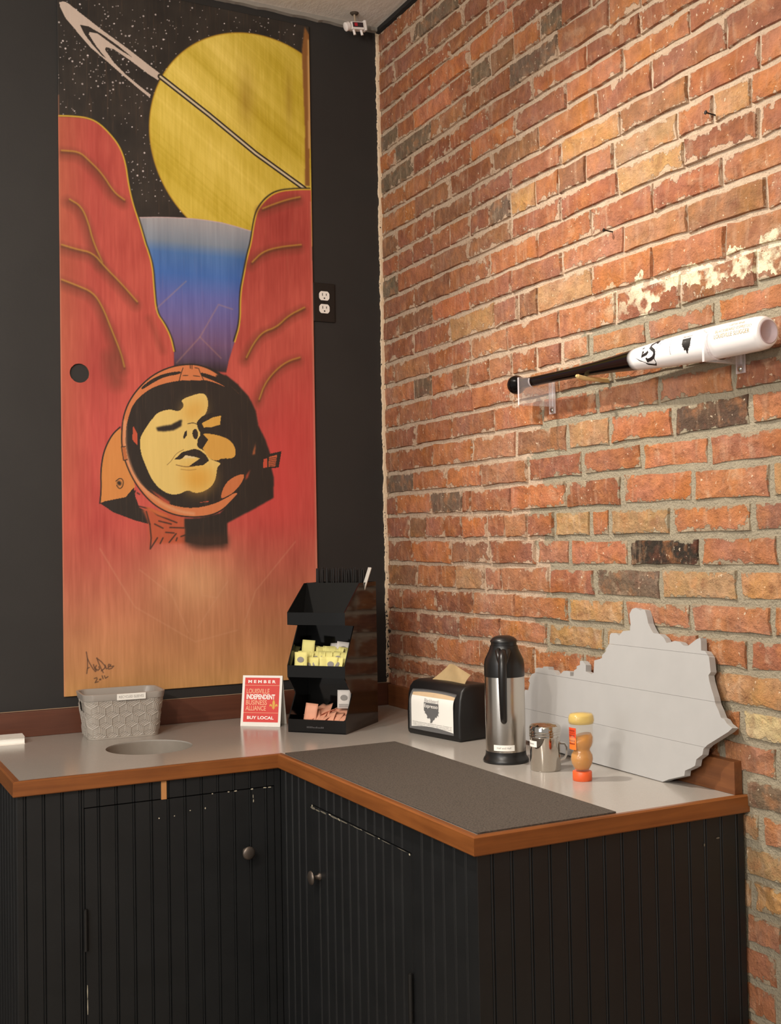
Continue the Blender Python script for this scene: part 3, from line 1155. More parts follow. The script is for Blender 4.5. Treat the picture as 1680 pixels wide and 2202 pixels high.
# ================================================================== PAINTED PANEL
MURAL=[
["planet",[599.9,1633.8,339.9],"cca932"],
["f",[5.6,1954.9,15.3,1959.5,28.2,1958.1,67.0,1933.7,126.0,1898.0,199.4,1857.3,260.5,1820.3,298.3,1797.9,287.6,1780.3,260.1,1792.8,205.8,1824.4,158.8,1848.6,135.4,1850.4,133.3,1841.9,158.4,1809.2,191.7,1781.0,232.2,1753.8,264.9,1733.1,262.7,1724.5,232.1,1743.5,184.9,1776.4,131.7,1814.6,92.3,1841.2,53.4,1880.9,21.3,1914.8,7.4,1943.3],"c4b2a4",0,0],
["f",[62.1,1901.9,86.3,1901.9,125.8,1885.8,172.4,1860.5,212.7,1833.8,179.0,1848.2,145.6,1866.5,112.6,1885.3,89.5,1885.7,87.4,1878.6,108.8,1847.6,135.1,1818.6,125.2,1823.5,99.0,1849.1,76.2,1875.1],"2a2420",0,0],
["l",[294.7,1791.8,442.5,1701.0,588.5,1605.6,748.0,1517.0],"2c241c",17,0,0,1.0],
["l",[294.7,1791.8,442.5,1701.0,588.5,1605.6,748.0,1517.0],"cdbd9c",6.4,0,0,1.0],
["f",[756.7,2028.6,772.1,2005.8,765.5,1527.9,749.8,1525.9,752.7,1701.6,745.9,1949.5],"8a5a2c",2,0],
["f",[765.5,1989.8,776.6,1991.9,770.6,1645.7,762.8,1644.6],"c89b62",2,0],
["valley",[226.2,1367.2,296.5,1376.5,387.9,1382.8,481.5,1380.8,573.6,1365.5,564.7,1275.1,537.0,1159.4,528.4,1074.2,493.7,959.7,492.8,903.7,318.1,895.3,322.3,950.2,306.0,1038.0,272.2,1096.9,260.2,1238.8,233.9,1324.5],None],
["l",[226.2,1367.2,296.5,1376.5,387.9,1382.8,481.5,1380.8,573.6,1364.1],"c0a7a8",3,0.5,1,1.0],
["f",[-4.6,1629.6,31.4,1634.5,77.0,1637.5,109.8,1629.2,142.7,1602.5,172.4,1567.7,188.7,1522.6,196.1,1462.6,209.0,1403.2,227.4,1351.0,245.7,1285.0,247.1,1285.1,263.6,1232.3,267.5,1164.6,273.6,1093.6,296.0,1064.6,316.3,1025.0,324.9,984.5,323.9,909.2,430.7,859.2,428.8,720.8,-16.1,710.0],"b4483a",0,0],
["f",[768.4,1517.3,724.6,1511.8,662.6,1499.0,624.2,1474.2,593.4,1434.7,581.6,1397.7,569.2,1325.2,559.8,1295.9,545.5,1230.8,532.7,1166.1,531.4,1081.4,512.9,1023.9,493.8,966.7,482.1,917.2,430.7,859.2,428.8,720.8,773.7,729.2],"b4483a",0,0],
["ground",None,None],
["l",[-2.1,1630.0,34.0,1634.9,79.6,1637.9,112.4,1629.6,145.4,1602.9,175.1,1568.0,191.4,1522.9,198.8,1462.9,211.7,1403.5,230.1,1351.3,248.4,1285.3,249.8,1285.4,266.3,1232.6,270.3,1164.8,276.3,1093.8,298.8,1064.8,319.1,1025.2,327.6,984.7],"26201a",5,1.5,1,1.0],
["l",[-4.6,1629.6,31.4,1634.5,77.0,1637.5,109.8,1629.2,142.7,1602.5,172.4,1567.7,188.7,1522.6,196.1,1462.6,209.0,1403.2,227.4,1351.0,245.7,1285.0,247.1,1285.1,263.6,1232.3,267.5,1164.6,273.6,1093.6,296.0,1064.6,316.3,1025.0,324.9,984.5],"d2ac38",4.2,1,1,1.0],
["l",[765.3,1519.9,721.5,1514.4,659.6,1501.5,621.2,1476.7,590.4,1437.2,578.6,1400.2,566.3,1327.8,556.9,1298.4,542.6,1233.3,529.8,1168.7,528.5,1084.0,510.0,1026.6],"26201a",5,1.5,1,1.0],
["l",[768.4,1517.3,724.6,1511.8,662.6,1499.0,624.2,1474.2,593.4,1434.7,581.6,1397.7,569.2,1325.2,559.8,1295.9,545.5,1230.8,532.7,1166.1,531.4,1081.4,512.9,1023.9],"d2ac38",4.2,1,1,1.0],
["l",[2.7,1523.6,51.1,1527.1,77.0,1507.3,116.0,1472.4,148.7,1422.9,178.6,1404.9],"6b3626",18,16,1,0.75],
["l",[7.8,1528.3,56.3,1531.8,82.2,1512.1,121.4,1477.2,154.1,1427.6,184.0,1409.6],"5c3822",4.5,4,1,0.85],
["l",[7.9,1533.0,56.4,1536.5,82.3,1516.7,121.4,1481.9,154.1,1432.3,184.1,1414.4],"c0963a",3.2,1.8,1,0.95],
["l",[23.8,1387.7,56.0,1371.6,75.1,1327.3,87.6,1275.5,113.3,1218.0],"6b3626",18,16,1,0.75],
["l",[29.0,1392.3,61.2,1376.2,80.3,1331.9,92.9,1280.0,118.6,1222.6],"5c3822",4.5,4,1,0.85],
["l",[29.1,1396.9,61.3,1380.9,80.4,1336.6,92.9,1284.7,118.6,1227.2],"c0963a",3.2,1.8,1,0.95],
["l",[0.1,1256.6,41.8,1247.6,87.2,1242.2,119.7,1205.3,165.8,1162.6,212.3,1112.6],"6b3626",18,16,1,0.75],
["l",[5.2,1261.0,47.0,1252.1,92.5,1246.7,125.1,1209.8,171.2,1167.1,217.8,1117.1],"5c3822",4.5,4,1,0.85],
["l",[5.3,1265.6,47.0,1256.7,92.6,1251.3,125.1,1214.5,171.2,1171.8,217.8,1121.8],"c0963a",3.2,1.8,1,0.95],
["l",[-0.9,1158.0,40.7,1145.2,86.0,1129.1,111.9,1091.3,137.6,1026.5,163.5,961.4,173.1,921.7],"6b3626",18,16,1,0.75],
["l",[4.3,1162.4,45.9,1149.6,91.3,1133.5,117.2,1095.7,143.0,1030.9,168.9,965.7,178.5,926.0],"5c3822",4.5,4,1,0.85],
["l",[4.3,1167.0,46.0,1154.2,91.4,1138.2,117.3,1100.4,143.0,1035.6,168.9,970.4,178.5,930.7],"c0963a",3.2,1.8,1,0.95],
["l",[602.3,1428.6,640.4,1447.4,686.7,1467.3,725.6,1479.3],"6b3626",18,16,1,0.75],
["l",[608.4,1433.6,646.6,1452.5,692.9,1472.4,731.9,1484.4],"5c3822",4.5,4,1,0.85],
["l",[608.5,1438.6,646.7,1457.5,693.0,1477.5,732.0,1489.5],"c0963a",3.2,1.8,1,0.95],
["l",[566.0,1261.0,600.2,1296.3,653.6,1316.0,727.0,1330.7],"6b3626",18,16,1,0.75],
["l",[572.1,1265.9,606.3,1301.2,659.8,1320.9,733.3,1335.6],"5c3822",4.5,4,1,0.85],
["l",[572.1,1270.8,606.4,1306.2,659.8,1326.0,733.4,1340.7],"c0963a",3.2,1.8,1,0.95],
["l",[543.0,969.5,566.0,1013.2,596.4,1050.6,642.0,1067.9,680.8,1106.5,735.4,1135.8],"6b3626",18,16,1,0.75],
["l",[549.0,974.1,572.0,1017.8,602.5,1055.3,648.1,1072.6,687.0,1111.3,741.7,1140.7],"5c3822",4.5,4,1,0.85],
["l",[549.1,979.0,572.1,1022.8,602.6,1060.2,648.2,1077.6,687.1,1116.3,741.8,1145.7],"c0963a",3.2,1.8,1,0.95],
["l",[582.0,844.5,601.5,894.8,639.9,939.4,678.5,966.5,717.2,979.4],"6b3626",18,16,1,0.75],
["l",[588.1,848.9,607.6,899.4,646.1,944.0,684.7,971.1,723.5,984.1],"5c3822",4.5,4,1,0.85],
["l",[588.1,853.9,607.7,904.3,646.2,949.0,684.8,976.1,723.6,989.1],"c0963a",3.2,1.8,1,0.95],
["l",[251.4,1074.9,271.4,1028.8,291.5,982.5],"803a2c",10,12,1,0.6],
["l",[142.1,953.4,141.7,920.1,154.7,887.4],"6a3626",30,25,1,0.7],
["f",[126.4,726.7,635.2,740.0,754.4,974.3,754.3,512.7,646.1,470.6],"c84642",60,0],
["l",[103.2,409.7,200.7,241.5,378.1,132.1,507.4,159.6],"d09a78",2.0,2.2,0,0.45],
["l",[215.4,347.6,310.1,270.8,357.4,160.4],"d09a78",2.0,2.2,0,0.45],
["l",[480.5,306.0,385.7,172.6],"d09a78",2.0,2.2,0,0.45],
["l",[698.6,420.2,568.0,275.3,529.7,179.3],"d09a78",2.0,2.2,0,0.45],
["l",[272.3,1103.7,364.1,1193.5],"d09a78",2.0,2.2,0,0.45],
["l",[404.5,1030.8,463.4,1132.4,507.0,1121.8],"d09a78",2.0,2.2,0,0.45],
["l",[332.8,950.7,404.5,1030.8,468.4,972.3],"d09a78",2.0,2.2,0,0.45],
["l",[367.7,404.9,401.1,267.4,443.8,259.0],"d09a78",2.0,2.2,0,0.45],
["f",[164.1,752.3,144.1,735.8,128.0,707.8,115.9,676.0,108.4,628.7,109.0,577.6,104.7,540.3,118.4,542.2,149.9,550.9,177.7,555.0,193.8,566.1,206.0,586.1,198.3,613.9,188.8,653.5,181.4,701.1,171.9,740.6],"d18848",0,0],
["f",[123.3,636.7,135.5,676.4,151.7,708.3,163.7,716.5,151.1,656.9,134.7,597.4,122.5,565.9],"d28a48",14,1],
["l",[164.1,756.2,144.1,737.8,127.3,709.7,114.4,676.0,107.6,628.6,108.6,577.6,104.3,538.3],"2a2420",4,0,1,1.0],
["f",[104.7,538.3,118.4,544.2,177.7,556.1,202.0,584.0,205.7,558.2,217.4,526.4,241.4,514.3,247.1,477.5,204.9,488.6,141.6,512.7],"2a2420",0,0],
["f",[225.4,522.4,269.9,518.2,356.3,492.8,355.3,420.6,252.5,422.3,247.4,406.4,246.6,438.4,241.9,486.3],"b9583a",3,0],
["f",[481.3,923.5,520.1,896.2,554.7,860.1,576.2,819.0,584.4,773.1,606.0,731.6,621.0,689.8,624.8,643.5,631.1,618.3,630.1,555.1,567.2,521.6,481.4,479.7,481.8,418.6,414.1,414.8,351.2,424.8,350.0,492.9,394.1,495.4,458.1,508.6,510.8,563.1,439.8,723.3],"2a2420",1,0],
["f",[351.5,445.0,482.2,443.3,480.3,406.3,392.9,403.8,355.3,416.6],"3a2a22",10,0],
["f",[379.2,950.2,316.4,939.4,258.5,910.1,213.4,865.7,184.8,820.6,170.3,772.3,167.4,700.8,178.8,653.4,202.2,602.0,233.9,558.3,270.0,526.3,319.0,504.0,373.1,496.8,428.1,501.4,466.9,517.7,497.5,546.5,537.7,609.0,578.8,701.6,582.2,777.2,550.2,855.8,481.3,919.3,434.3,943.8],"2a2420",0,1],
["f",[539.2,853.2,506.9,891.4,459.8,924.4,421.5,943.1,379.2,950.2,316.4,939.4,258.5,910.1,213.4,865.7,184.8,820.6,170.3,772.3,167.4,700.8,178.8,653.4,202.2,602.0,233.9,558.3,270.0,526.3,319.0,504.0,373.1,496.8,428.1,501.4,466.9,517.7,497.5,546.5,517.4,567.3,506.6,570.6,480.3,554.0,437.1,534.2,373.4,522.0,311.1,532.2,286.6,546.3,246.2,570.3,214.2,602.1,190.7,645.6,179.3,693.1,179.0,740.8,188.4,788.8,204.9,829.4,245.7,867.2,290.9,887.4,340.8,899.2,399.7,904.9,433.7,902.5,485.1,885.4,515.4,871.0],"cf7b4c",0,1],
["l",[539.2,853.2,506.9,891.4,459.8,924.4,421.5,943.1,379.2,950.2,316.4,939.4,258.5,910.1,213.4,865.7,184.8,820.6,170.3,772.3,167.4,700.8,178.8,653.4,202.2,602.0,233.9,558.3,270.0,526.3,319.0,504.0,373.1,496.8,428.1,501.4,466.9,517.7,497.5,546.5,517.4,567.3],"2a2420",4,0,1,1.0],
["l",[178.2,772.6,176.2,701.0,188.8,649.5,210.2,604.0,242.1,566.3,286.5,534.3,335.7,514.0,377.4,507.7],"d89a70",7,4,1,1.0],
["f",[225.5,872.3,258.3,900.0,295.4,917.2,345.3,927.5,345.2,918.1,295.3,907.5,258.2,886.3,229.5,866.4],"2a2420",0,1],
["f",[402.1,927.6,442.5,918.2,476.8,905.8,524.1,867.2,539.2,851.9,476.5,890.0,438.0,905.6,406.2,914.7],"2a2420",0,1],
["f",[446.7,913.4,459.8,924.4,483.5,922.7,524.3,883.9,539.2,853.2,493.9,890.8],"2a2420",2,1],
["f",[351.7,936.4,395.1,940.4,414.5,902.8,340.0,899.1],"cf7b4c",0,0],
["l",[351.7,936.4,345.2,918.5,340.0,899.1],"2a2420",2.2,0,0,1.0],
["l",[387.5,939.2,399.3,937.3,403.4,925.6,414.5,902.8],"2a2420",2.2,0,0,1.0],
["l",[372.9,950.7,374.0,936.4],"2a2420",2.2,0,0,1.0],
["l",[379.2,950.2,379.0,935.4],"2a2420",2.2,0,0,1.0],
["l",[351.4,913.6,366.1,915.1],"2a2420",2.2,0,0,1.0],
["l",[382.9,915.2,401.9,913.6],"2a2420",2.2,0,0,1.0],
["f",[167.4,700.8,178.6,701.0,184.9,663.4,173.0,661.2],"b86a3c",0,0],
["l",[178.6,701.0,167.4,700.0,173.0,661.2,184.1,663.4],"2a2420",2.5,0,0,1.0],
["l",[150.5,601.5,162.5,611.5,172.3,603.7,170.1,585.8,160.1,578.6,152.3,589.7],"2a2420",2.5,0,1,1.0],
["f",[151.2,597.6,160.4,603.6,168.2,595.7,160.2,586.6],"2a2420",1,1],
["f",[219.7,721.9,232.1,746.3,248.6,770.8,269.3,799.7,306.5,814.0,339.6,806.3,355.3,827.2,342.1,841.0,377.9,856.7,411.9,866.4,425.3,852.6,427.5,825.9,417.3,798.8,400.2,784.7,393.5,763.1,403.8,743.0,393.0,722.2,390.6,703.7,413.8,694.0,428.3,669.6,451.7,661.8,465.4,657.1,451.5,645.3,448.9,616.4,437.9,591.7,412.1,573.1,382.4,567.6,361.6,578.1,336.4,564.6,307.4,563.7,278.9,578.5,254.7,606.4,238.9,642.3,223.3,682.0],"e0c272",0,1],
["f",[345.8,647.9,442.9,645.2,438.0,595.8,412.1,575.1,382.5,570.9,357.5,583.0,349.6,615.4],"d9a244",22,1],
["f",[348.1,822.9,398.9,845.3,420.0,838.0,410.9,796.5,376.9,779.0,351.8,786.3],"d9a850",20,1],
["f",[403.9,747.1,457.2,742.3,491.5,728.8,508.6,708.4,511.7,683.5,499.4,671.7,464.8,672.3,453.9,663.9,428.3,669.6,411.6,693.9,407.5,704.1,423.6,727.1],"d4a04a",0,1],
["f",[389.5,779.4,419.6,805.0,484.1,811.5,491.5,728.8,457.2,741.5,410.2,746.4,399.7,746.9,393.5,763.1],"2a2420",0,1],
["f",[406.4,775.0,440.7,793.4,466.6,800.1,462.8,772.7,436.1,764.4,412.6,762.9],"d6a44c",0,0],
["f",[268.8,758.2,289.4,763.2,314.2,768.0,339.3,781.8,346.8,784.1,344.0,764.9,322.2,752.1,289.2,747.1,273.6,748.7],"2a2420",1,0],
["f",[349.0,732.5,354.7,748.9,361.4,753.2,360.4,737.7,351.9,726.1],"2a2420",0,0],
["f",[376.5,750.4,387.2,760.9,396.3,746.8,391.3,725.4,379.6,730.0],"2a2420",0,1],
["f",[392.2,725.4,406.0,746.3,426.1,727.1,409.6,702.9,394.9,705.0],"2a2420",0,0],
["l",[364.2,772.5,381.1,775.9,393.7,771.3],"2a2420",2.2,0,1,1.0],
["f",[321.1,665.7,346.4,688.5,367.4,694.6,384.2,699.1,401.1,694.5,417.9,681.7,427.8,664.7,408.9,650.8,387.8,648.5,362.5,644.9,383.7,659.9,399.9,670.8,379.7,676.1,354.6,677.3,341.9,667.3],"2a2420",0,0],
["f",[348.2,669.8,354.6,679.7,383.1,675.0,388.1,670.6,371.2,671.1],"dcc796",0,0],
["l",[300.3,650.4,312.8,661.5,327.6,684.1,350.6,695.9],"8a6a3a",1.6,0,1,1.0],
["l",[327.2,650.8,354.1,644.7,379.3,647.5],"6a4a2a",2,0,1,1.0],
["l",[341.5,637.7,366.6,635.1,387.6,638.3],"a07838",1.6,0,1,1.0],
["f",[202.1,762.2,213.8,737.8,213.9,705.8,198.8,721.4],"c2543a",0,0],
["l",[256.9,783.2,267.3,797.6,273.7,820.0],"2a2420",3,0,1,1.0],
["f",[460.9,550.6,467.7,579.5,485.4,606.5,516.1,623.4,540.2,626.6,526.6,596.4,502.2,570.6,480.4,558.1],"c97446",0,1],
["f",[542.3,621.6,556.7,640.5,548.8,617.5,539.9,607.0],"a8452e",1,0],
["f",[563.1,684.5,574.7,722.5,572.0,686.8],"b06038",1,0],
["f",[246.3,580.3,262.4,570.4,307.1,542.3,307.0,533.5,286.6,544.3],"b4503a",1,0],
["f",[394.7,540.3,426.6,545.7,422.3,541.6],"b4503a",0,0],
["f",[598.3,666.3,614.3,687.6,658.1,697.8,647.8,647.2,599.3,642.4],"2a2420",0,0],
["f",[599.3,671.8,611.0,675.3,610.5,647.6,597.1,644.8],"c4503a",0,0],
["f",[616.8,679.2,643.5,686.1,637.1,651.3,615.5,649.3],"c4603e",0,0],
["l",[618.6,674.6,640.2,678.4],"2a2420",1.8,0,0,1.0],
["l",[618.5,669.1,640.1,672.9],"2a2420",1.8,0,0,1.0],
["l",[618.4,663.7,640.0,667.4],"2a2420",1.8,0,0,1.0],
["l",[618.3,658.2,639.9,661.9],"2a2420",1.8,0,0,1.0],
["l",[618.2,652.7,639.8,656.4],"2a2420",1.8,0,0,1.0],
["l",[205.9,574.1,195.6,550.2,209.4,531.1,247.6,522.3,269.8,504.2,327.0,481.7],"2a2420",3.2,1,0,1.0],
["l",[247.1,478.3,250.6,438.3,247.4,406.4,268.9,438.1],"2a2420",3.2,1,0,1.0],
["l",[273.6,486.9,310.4,477.8],"2a2420",3.2,1,0,1.0],
["l",[306.2,467.8,347.6,466.1],"2a2420",3.2,1,0,1.0],
["l",[261.3,478.2,285.6,465.9],"2a2420",3.2,1,0,1.0],
["l",[276.9,421.9,285.3,437.8],"2a2420",3.2,1,0,1.0],
["l",[303.6,424.7,324.5,449.4],"2a2420",3.2,1,0,1.0],
["l",[324.3,429.2,327.3,437.2],"2a2420",3.2,1,0,1.0],
["l",[217.8,564.2,211.8,568.2],"2a2420",3.2,1,0,1.0],
["l",[293.7,453.8,318.4,451.5],"2a2420",3.2,1,0,1.0],
["l",[338.9,441.1,351.5,445.0],"2a2420",3.2,1,0,1.0],
["l",[237.4,514.3,247.1,478.3],"2a2420",3.2,1,0,1.0],
["f",[229.5,530.3,253.7,524.3,310.7,497.9,286.0,498.1,253.6,512.3],"c4673c",2,1],
["l",[62.0,121.0,64.7,102.9,65.1,79.6,62.6,60.6],"3c2a24",2.0,0.6,0,1.0],
["l",[64.7,102.9,70.9,88.5,80.0,72.8,86.9,64.2],"3c2a24",2.0,0.6,0,1.0],
["l",[65.0,75.0,69.7,77.0],"3c2a24",2.0,0.6,0,1.0],
["l",[81.3,84.4,84.7,73.7,89.2,66.4],"3c2a24",2.0,0.6,0,1.0],
["l",[89.4,81.5,85.8,73.6,93.9,67.3,98.6,71.6,96.3,77.6],"3c2a24",2.0,0.6,0,1.0],
["l",[90.8,102.4,96.4,86.9,103.2,70.1,108.9,59.8],"3c2a24",2.0,0.6,0,1.0],
["l",[90.8,101.8,103.4,91.1,113.8,78.8,112.6,71.9,103.2,65.5],"3c2a24",2.0,0.6,0,1.0],
["l",[113.8,81.1,117.2,70.4,123.1,71.2,123.2,80.5],"3c2a24",2.0,0.6,0,1.0],
["l",[124.4,82.8,130.2,80.1,125.5,75.7,138.4,76.6,132.5,70.6,124.2,68.8],"3c2a24",2.0,0.6,0,1.0],
["l",[83.2,45.3,90.2,47.1,91.3,43.0,85.4,33.5,94.7,35.7],"3c2a24",2.0,0.5,0,1.0],
["l",[97.7,41.9,101.2,42.8,101.7,40.5,98.2,40.1,97.7,41.9],"3c2a24",2.0,0.5,0,1.0],
["l",[105.3,51.3,108.2,42.9],"3c2a24",2.0,0.5,0,1.0],
["l",[111.8,50.9,114.6,43.7,121.7,47.9],"3c2a24",2.0,0.5,0,1.0]
]

PW, PH = 0.7715, 2.032
def paint_panel():
    step = 1.6
    us = np.linspace(0, PW * 1000, int(PW * 1000 / step) + 1)
    vs_ = np.linspace(0, PH * 1000, int(PH * 1000 / step) + 1)
    U, V = np.meshgrid(us, vs_)
    du, dv = us[1] - us[0], vs_[1] - vs_[0]
    ny, nx = U.shape
    def vnoise(su, sv, seed, octv=3):
        r = np.random.default_rng(seed)
        out = np.zeros((ny, nx)); amp = 1.0; tot = 0
        for k in range(octv):
            gu, gv = max(2, int(PW * 1000 / (su / 2 ** k)) + 2), max(2, int(PH * 1000 / (sv / 2 ** k)) + 2)
            g = r.random((gv, gu))
            fu = np.linspace(0, gu - 1.001, nx); fv = np.linspace(0, gv - 1.001, ny)
            iu, iv = fu.astype(int), fv.astype(int)
            tu, tv = fu - iu, fv - iv
            tu = tu * tu * (3 - 2 * tu); tv = (tv * tv * (3 - 2 * tv))[:, None]
            a = g[np.ix_(iv, iu)] * (1 - tu) + g[np.ix_(iv, iu + 1)] * tu
            b = g[np.ix_(iv + 1, iu)] * (1 - tu) + g[np.ix_(iv + 1, iu + 1)] * tu
            out += amp * (a * (1 - tv) + b * tv); tot += amp; amp *= 0.55
        return out / tot
    C = np.zeros((ny, nx, 3))
    def rgb(h): return np.array([int(h[i:i + 2], 16) for i in (0, 2, 4)], float)
    sky = rgb('2a2521')
    C[:] = sky
    sn = vnoise(60, 60, 3)[..., None]
    C += (sn - 0.45) * np.array([26, 22, 18])
    # stars
    r = np.random.default_rng(8)
    n_st = 1150
    su, sv = r.uniform(0, PW * 1000, n_st), r.uniform(1370, PH * 1000, n_st)
    ctr = r.uniform(0, 1, (26, 2))
    for k in range(n_st // 3):
        q = ctr[k % 26]
        su[k] = q[0] * PW * 1000 + r.normal(0, 22); sv[k] = 1380 + q[1] * 640 + r.normal(0, 22)
    for a, b, rad, br in zip(su, sv, r.choice([0.9, 1.1, 1.4, 1.9, 2.6], n_st, p=[.2, .27, .25, .18, .10]), r.uniform(.65, 1, n_st)):
        i0, i1 = int((a - 5) / du), int((a + 5) / du) + 2
        j0, j1 = int((b - 5) / dv), int((b + 5) / dv) + 2
        i0, j0 = max(0, i0), max(0, j0)
        if i1 <= i0 or j1 <= j0 or i0 >= nx or j0 >= ny: continue
        d = np.hypot(U[j0:j1, i0:i1] - a, V[j0:j1, i0:i1] - b)
        mk = np.clip((rad + 0.7 - d) / 1.4, 0, 1)[..., None] * br
        C[j0:j1, i0:i1] = C[j0:j1, i0:i1] * (1 - mk) + np.array([226, 214, 212]) * mk
    def chaikin(p, closed):
        p = np.asarray(p)
        q = np.roll(p, -1, 0) if closed else p[1:]
        a = p if closed else p[:-1]
        o = np.empty((len(a) * 2, 2)); o[0::2] = a * .75 + q * .25; o[1::2] = a * .25 + q * .75
        return o if closed else np.vstack([p[:1], o, p[-1:]])
    def region(p, pad):
        i0 = max(0, int((p[:, 0].min() - pad) / du)); i1 = min(nx, int((p[:, 0].max() + pad) / du) + 2)
        j0 = max(0, int((p[:, 1].min() - pad) / dv)); j1 = min(ny, int((p[:, 1].max() + pad) / dv) + 2)
        return slice(j0, j1), slice(i0, i1)
    def blur(mk, rad):
        k = max(1, int(round(rad / step)))
        for _ in range(2):
            for ax in (0, 1):
                pad = [(0, 0), (0, 0)]; pad[ax] = (k + 1, k)
                cs = np.cumsum(np.pad(mk, pad, mode='edge'), axis=ax)
                n_ = mk.shape[ax]
                hi = np.take(cs, np.arange(2 * k + 1, 2 * k + 1 + n_), axis=ax); lo = np.take(cs, np.arange(0, n_), axis=ax)
                mk = (hi - lo) / (2 * k + 1)
        return mk
    def inside(p, R):
        x, y = U[R], V[R]
        res = np.zeros(x.shape, bool)
        n_ = len(p)
        ys = y[:, 0]
        xs = x[0]
        for i in range(n_):
            (x0, y0), (x1, y1) = p[i], p[(i + 1) % n_]
            if y0 == y1: continue
            rows = np.where((ys >= min(y0, y1)) & (ys < max(y0, y1)))[0]
            if len(rows) == 0: continue
            xc = x0 + (ys[rows] - y0) / (y1 - y0) * (x1 - x0)
            res[rows] ^= xs[None, :] > xc[:, None]
        return res.astype(float)
    def mask_poly(pts, soft, smooth):
        p = np.array(pts, float).reshape(-1, 2)
        for _ in range(2 if smooth else 0): p = chaikin(p, True)
        R = region(p, soft * 2 + 4)
        mk = inside(p, R)
        if soft: mk = blur(mk, soft)
        return R, mk
    def mask_line(pts, w, soft, smooth):
        p = np.array(pts, float).reshape(-1, 2)
        for _ in range(2 if smooth else 0): p = chaikin(p, False)
        R = region(p, w + soft + 4)
        x, y = U[R], V[R]
        d = np.full(x.shape, 1e9)
        for (x0, y0), (x1, y1) in zip(p, p[1:]):
            L = (x1 - x0) ** 2 + (y1 - y0) ** 2 + 1e-9
            t = np.clip(((x - x0) * (x1 - x0) + (y - y0) * (y1 - y0)) / L, 0, 1)
            d = np.minimum(d, np.hypot(x - x0 - t * (x1 - x0), y - y0 - t * (y1 - y0)))
        return R, np.clip((w / 2 + 0.7 + soft - d) / (1.4 + 2 * soft), 0, 1)
    def lay(R, mk, col):
        m3 = mk[..., None]
        C[R] = C[R] * (1 - m3) + col * m3
    grain = vnoise(9, 260, 21, 4); blot = vnoise(120, 190, 22, 3); fine = vnoise(5, 60, 23, 2)
    def grad(stops):
        vv = np.array([s[0] for s in stops]); cc = np.array([rgb(s[1]) for s in stops])
        return np.stack([np.interp(V, vv, cc[:, k]) for k in range(3)], -1)
    for op in MURAL:
        k = op[0]
        if k == 'f':
            R, mk = mask_poly(op[1], op[3], op[4]); col = rgb(op[2])
            lay(R, mk, col)
        elif k == 'l':
            R, mk = mask_line(op[1], op[3], op[4], op[5]); lay(R, mk * (op[6] if len(op) > 6 else 1.0), rgb(op[2]))
        elif k == 'planet':
            cu_, cv_, rr = op[1]
            d = np.hypot(U - cu_, V - cv_)
            ang = (U - cu_) * 0.60 + (V - cv_) * 0.80      # across the ring direction
            st = vnoise(300, 300, 31, 3)
            i_ = np.clip(((ang + 400) / 800 * 399).astype(int), 0, 399)
            b1 = np.convolve(np.random.default_rng(4).random(430), np.ones(31) / 31, 'valid')[:400]
            b2 = np.random.default_rng(5).random(400)
            bands = (b1[i_] - 0.5) * 3 + (b2[i_] - .5) * 0.12
            col = rgb('cbb03c') + (bands[..., None] * 40 + (st[..., None] - .5) * 46 + (fine[..., None] - .5) * 12) * np.array([1, 1, 1.3])
            mk = np.clip((rr + .7 - d) / 1.4, 0, 1)[..., None]
            C[:] = C * (1 - mk) + col * mk
            rim = np.exp(-((d - rr) / 2.2) ** 2)[..., None] * 0.8
            C[:] = C * (1 - rim) + rgb('b58a24') * rim
            for uu, ww, am in ((560, 26, .45), (700, 12, .3)):
                m_ = (np.exp(-((U - uu) / ww) ** 2) * (d < rr) * np.exp(-((V - 1780) / 85) ** 2) * am * (0.5 + blot))[..., None]
                C[:] = C * (1 - m_) + rgb('8c6a20') * m_
        elif k == 'valley':
            R, mk = mask_poly(op[1], 0, 0)
            g = grad([(930, '2c2226'), (965, '54405a'), (1010, '6a4e72'), (1080, '665a92'), (1150, '5a62a6'), (1215, '3f69b0'), (1275, '4a72ac'), (1310, '7c8898'), (1370, '9c9a9e'), (1420, 'a39e9e')])
            g += ((grain - .5) * 22 + (blot - .5) * 26)[..., None]
            C[R] = C[R] * (1 - mk[..., None]) + g[R] * mk[..., None]
        elif k == 'ground':
            # everything below the hills, and the hills' own brushwork
            g = grad([(0, 'c9955a'), (60, 'c98e5c'), (160, 'c8855c'), (270, 'c67458'), (360, 'c56452'), (480, 'c6534a'), (760, 'c45048'), (1000, 'bc4f44'), (1500, 'b54a40')])
            red = (np.abs(C - rgb('b4483a')).sum(-1) < 6) | (V < 930)
            g = g * 0.965
            red = blur(red.astype(float), 1.0)
            tone = (grain - .5) * 9 + (blot - .5) * 46 + (fine - .5) * 12
            side = np.exp(-((U - 385) / 150) ** 2) * np.exp(-((V - 330) / 110) ** 2)
            g = g + tone[..., None] * np.array([1, .75, .6]) + side[..., None] * np.array([10, 40, 22])
            warm = np.clip(1 - U / 90, 0, 1)[..., None] * np.clip((V - 250) / 400, 0, 1)[..., None] * 0.45
            g = g * (1 - warm) + rgb('b06a44') * warm
            C[:] = C * (1 - red[..., None]) + g * red[..., None]
    # raw edge, overall wear
    ed = np.clip(1 - U / 5, 0, 1)[..., None] * (V < 1690)[..., None] * .5
    C[:] = C * (1 - ed) + rgb('b9714e') * ed
    er = np.clip((U - (PW * 1000 - 9)) / 6, 0, 1)[..., None] * ((V < 1480) & (V > 250))[..., None] * .45 * (0.4 + vnoise(20, 90, 41))[..., None]
    C[:] = C * (1 - er) + rgb('d09a80') * er
    C += ((fine - .5) * 6 + (grain - .5) * 4)[..., None]
    C = np.clip(C * 1.01, 3, 250) / 255.0
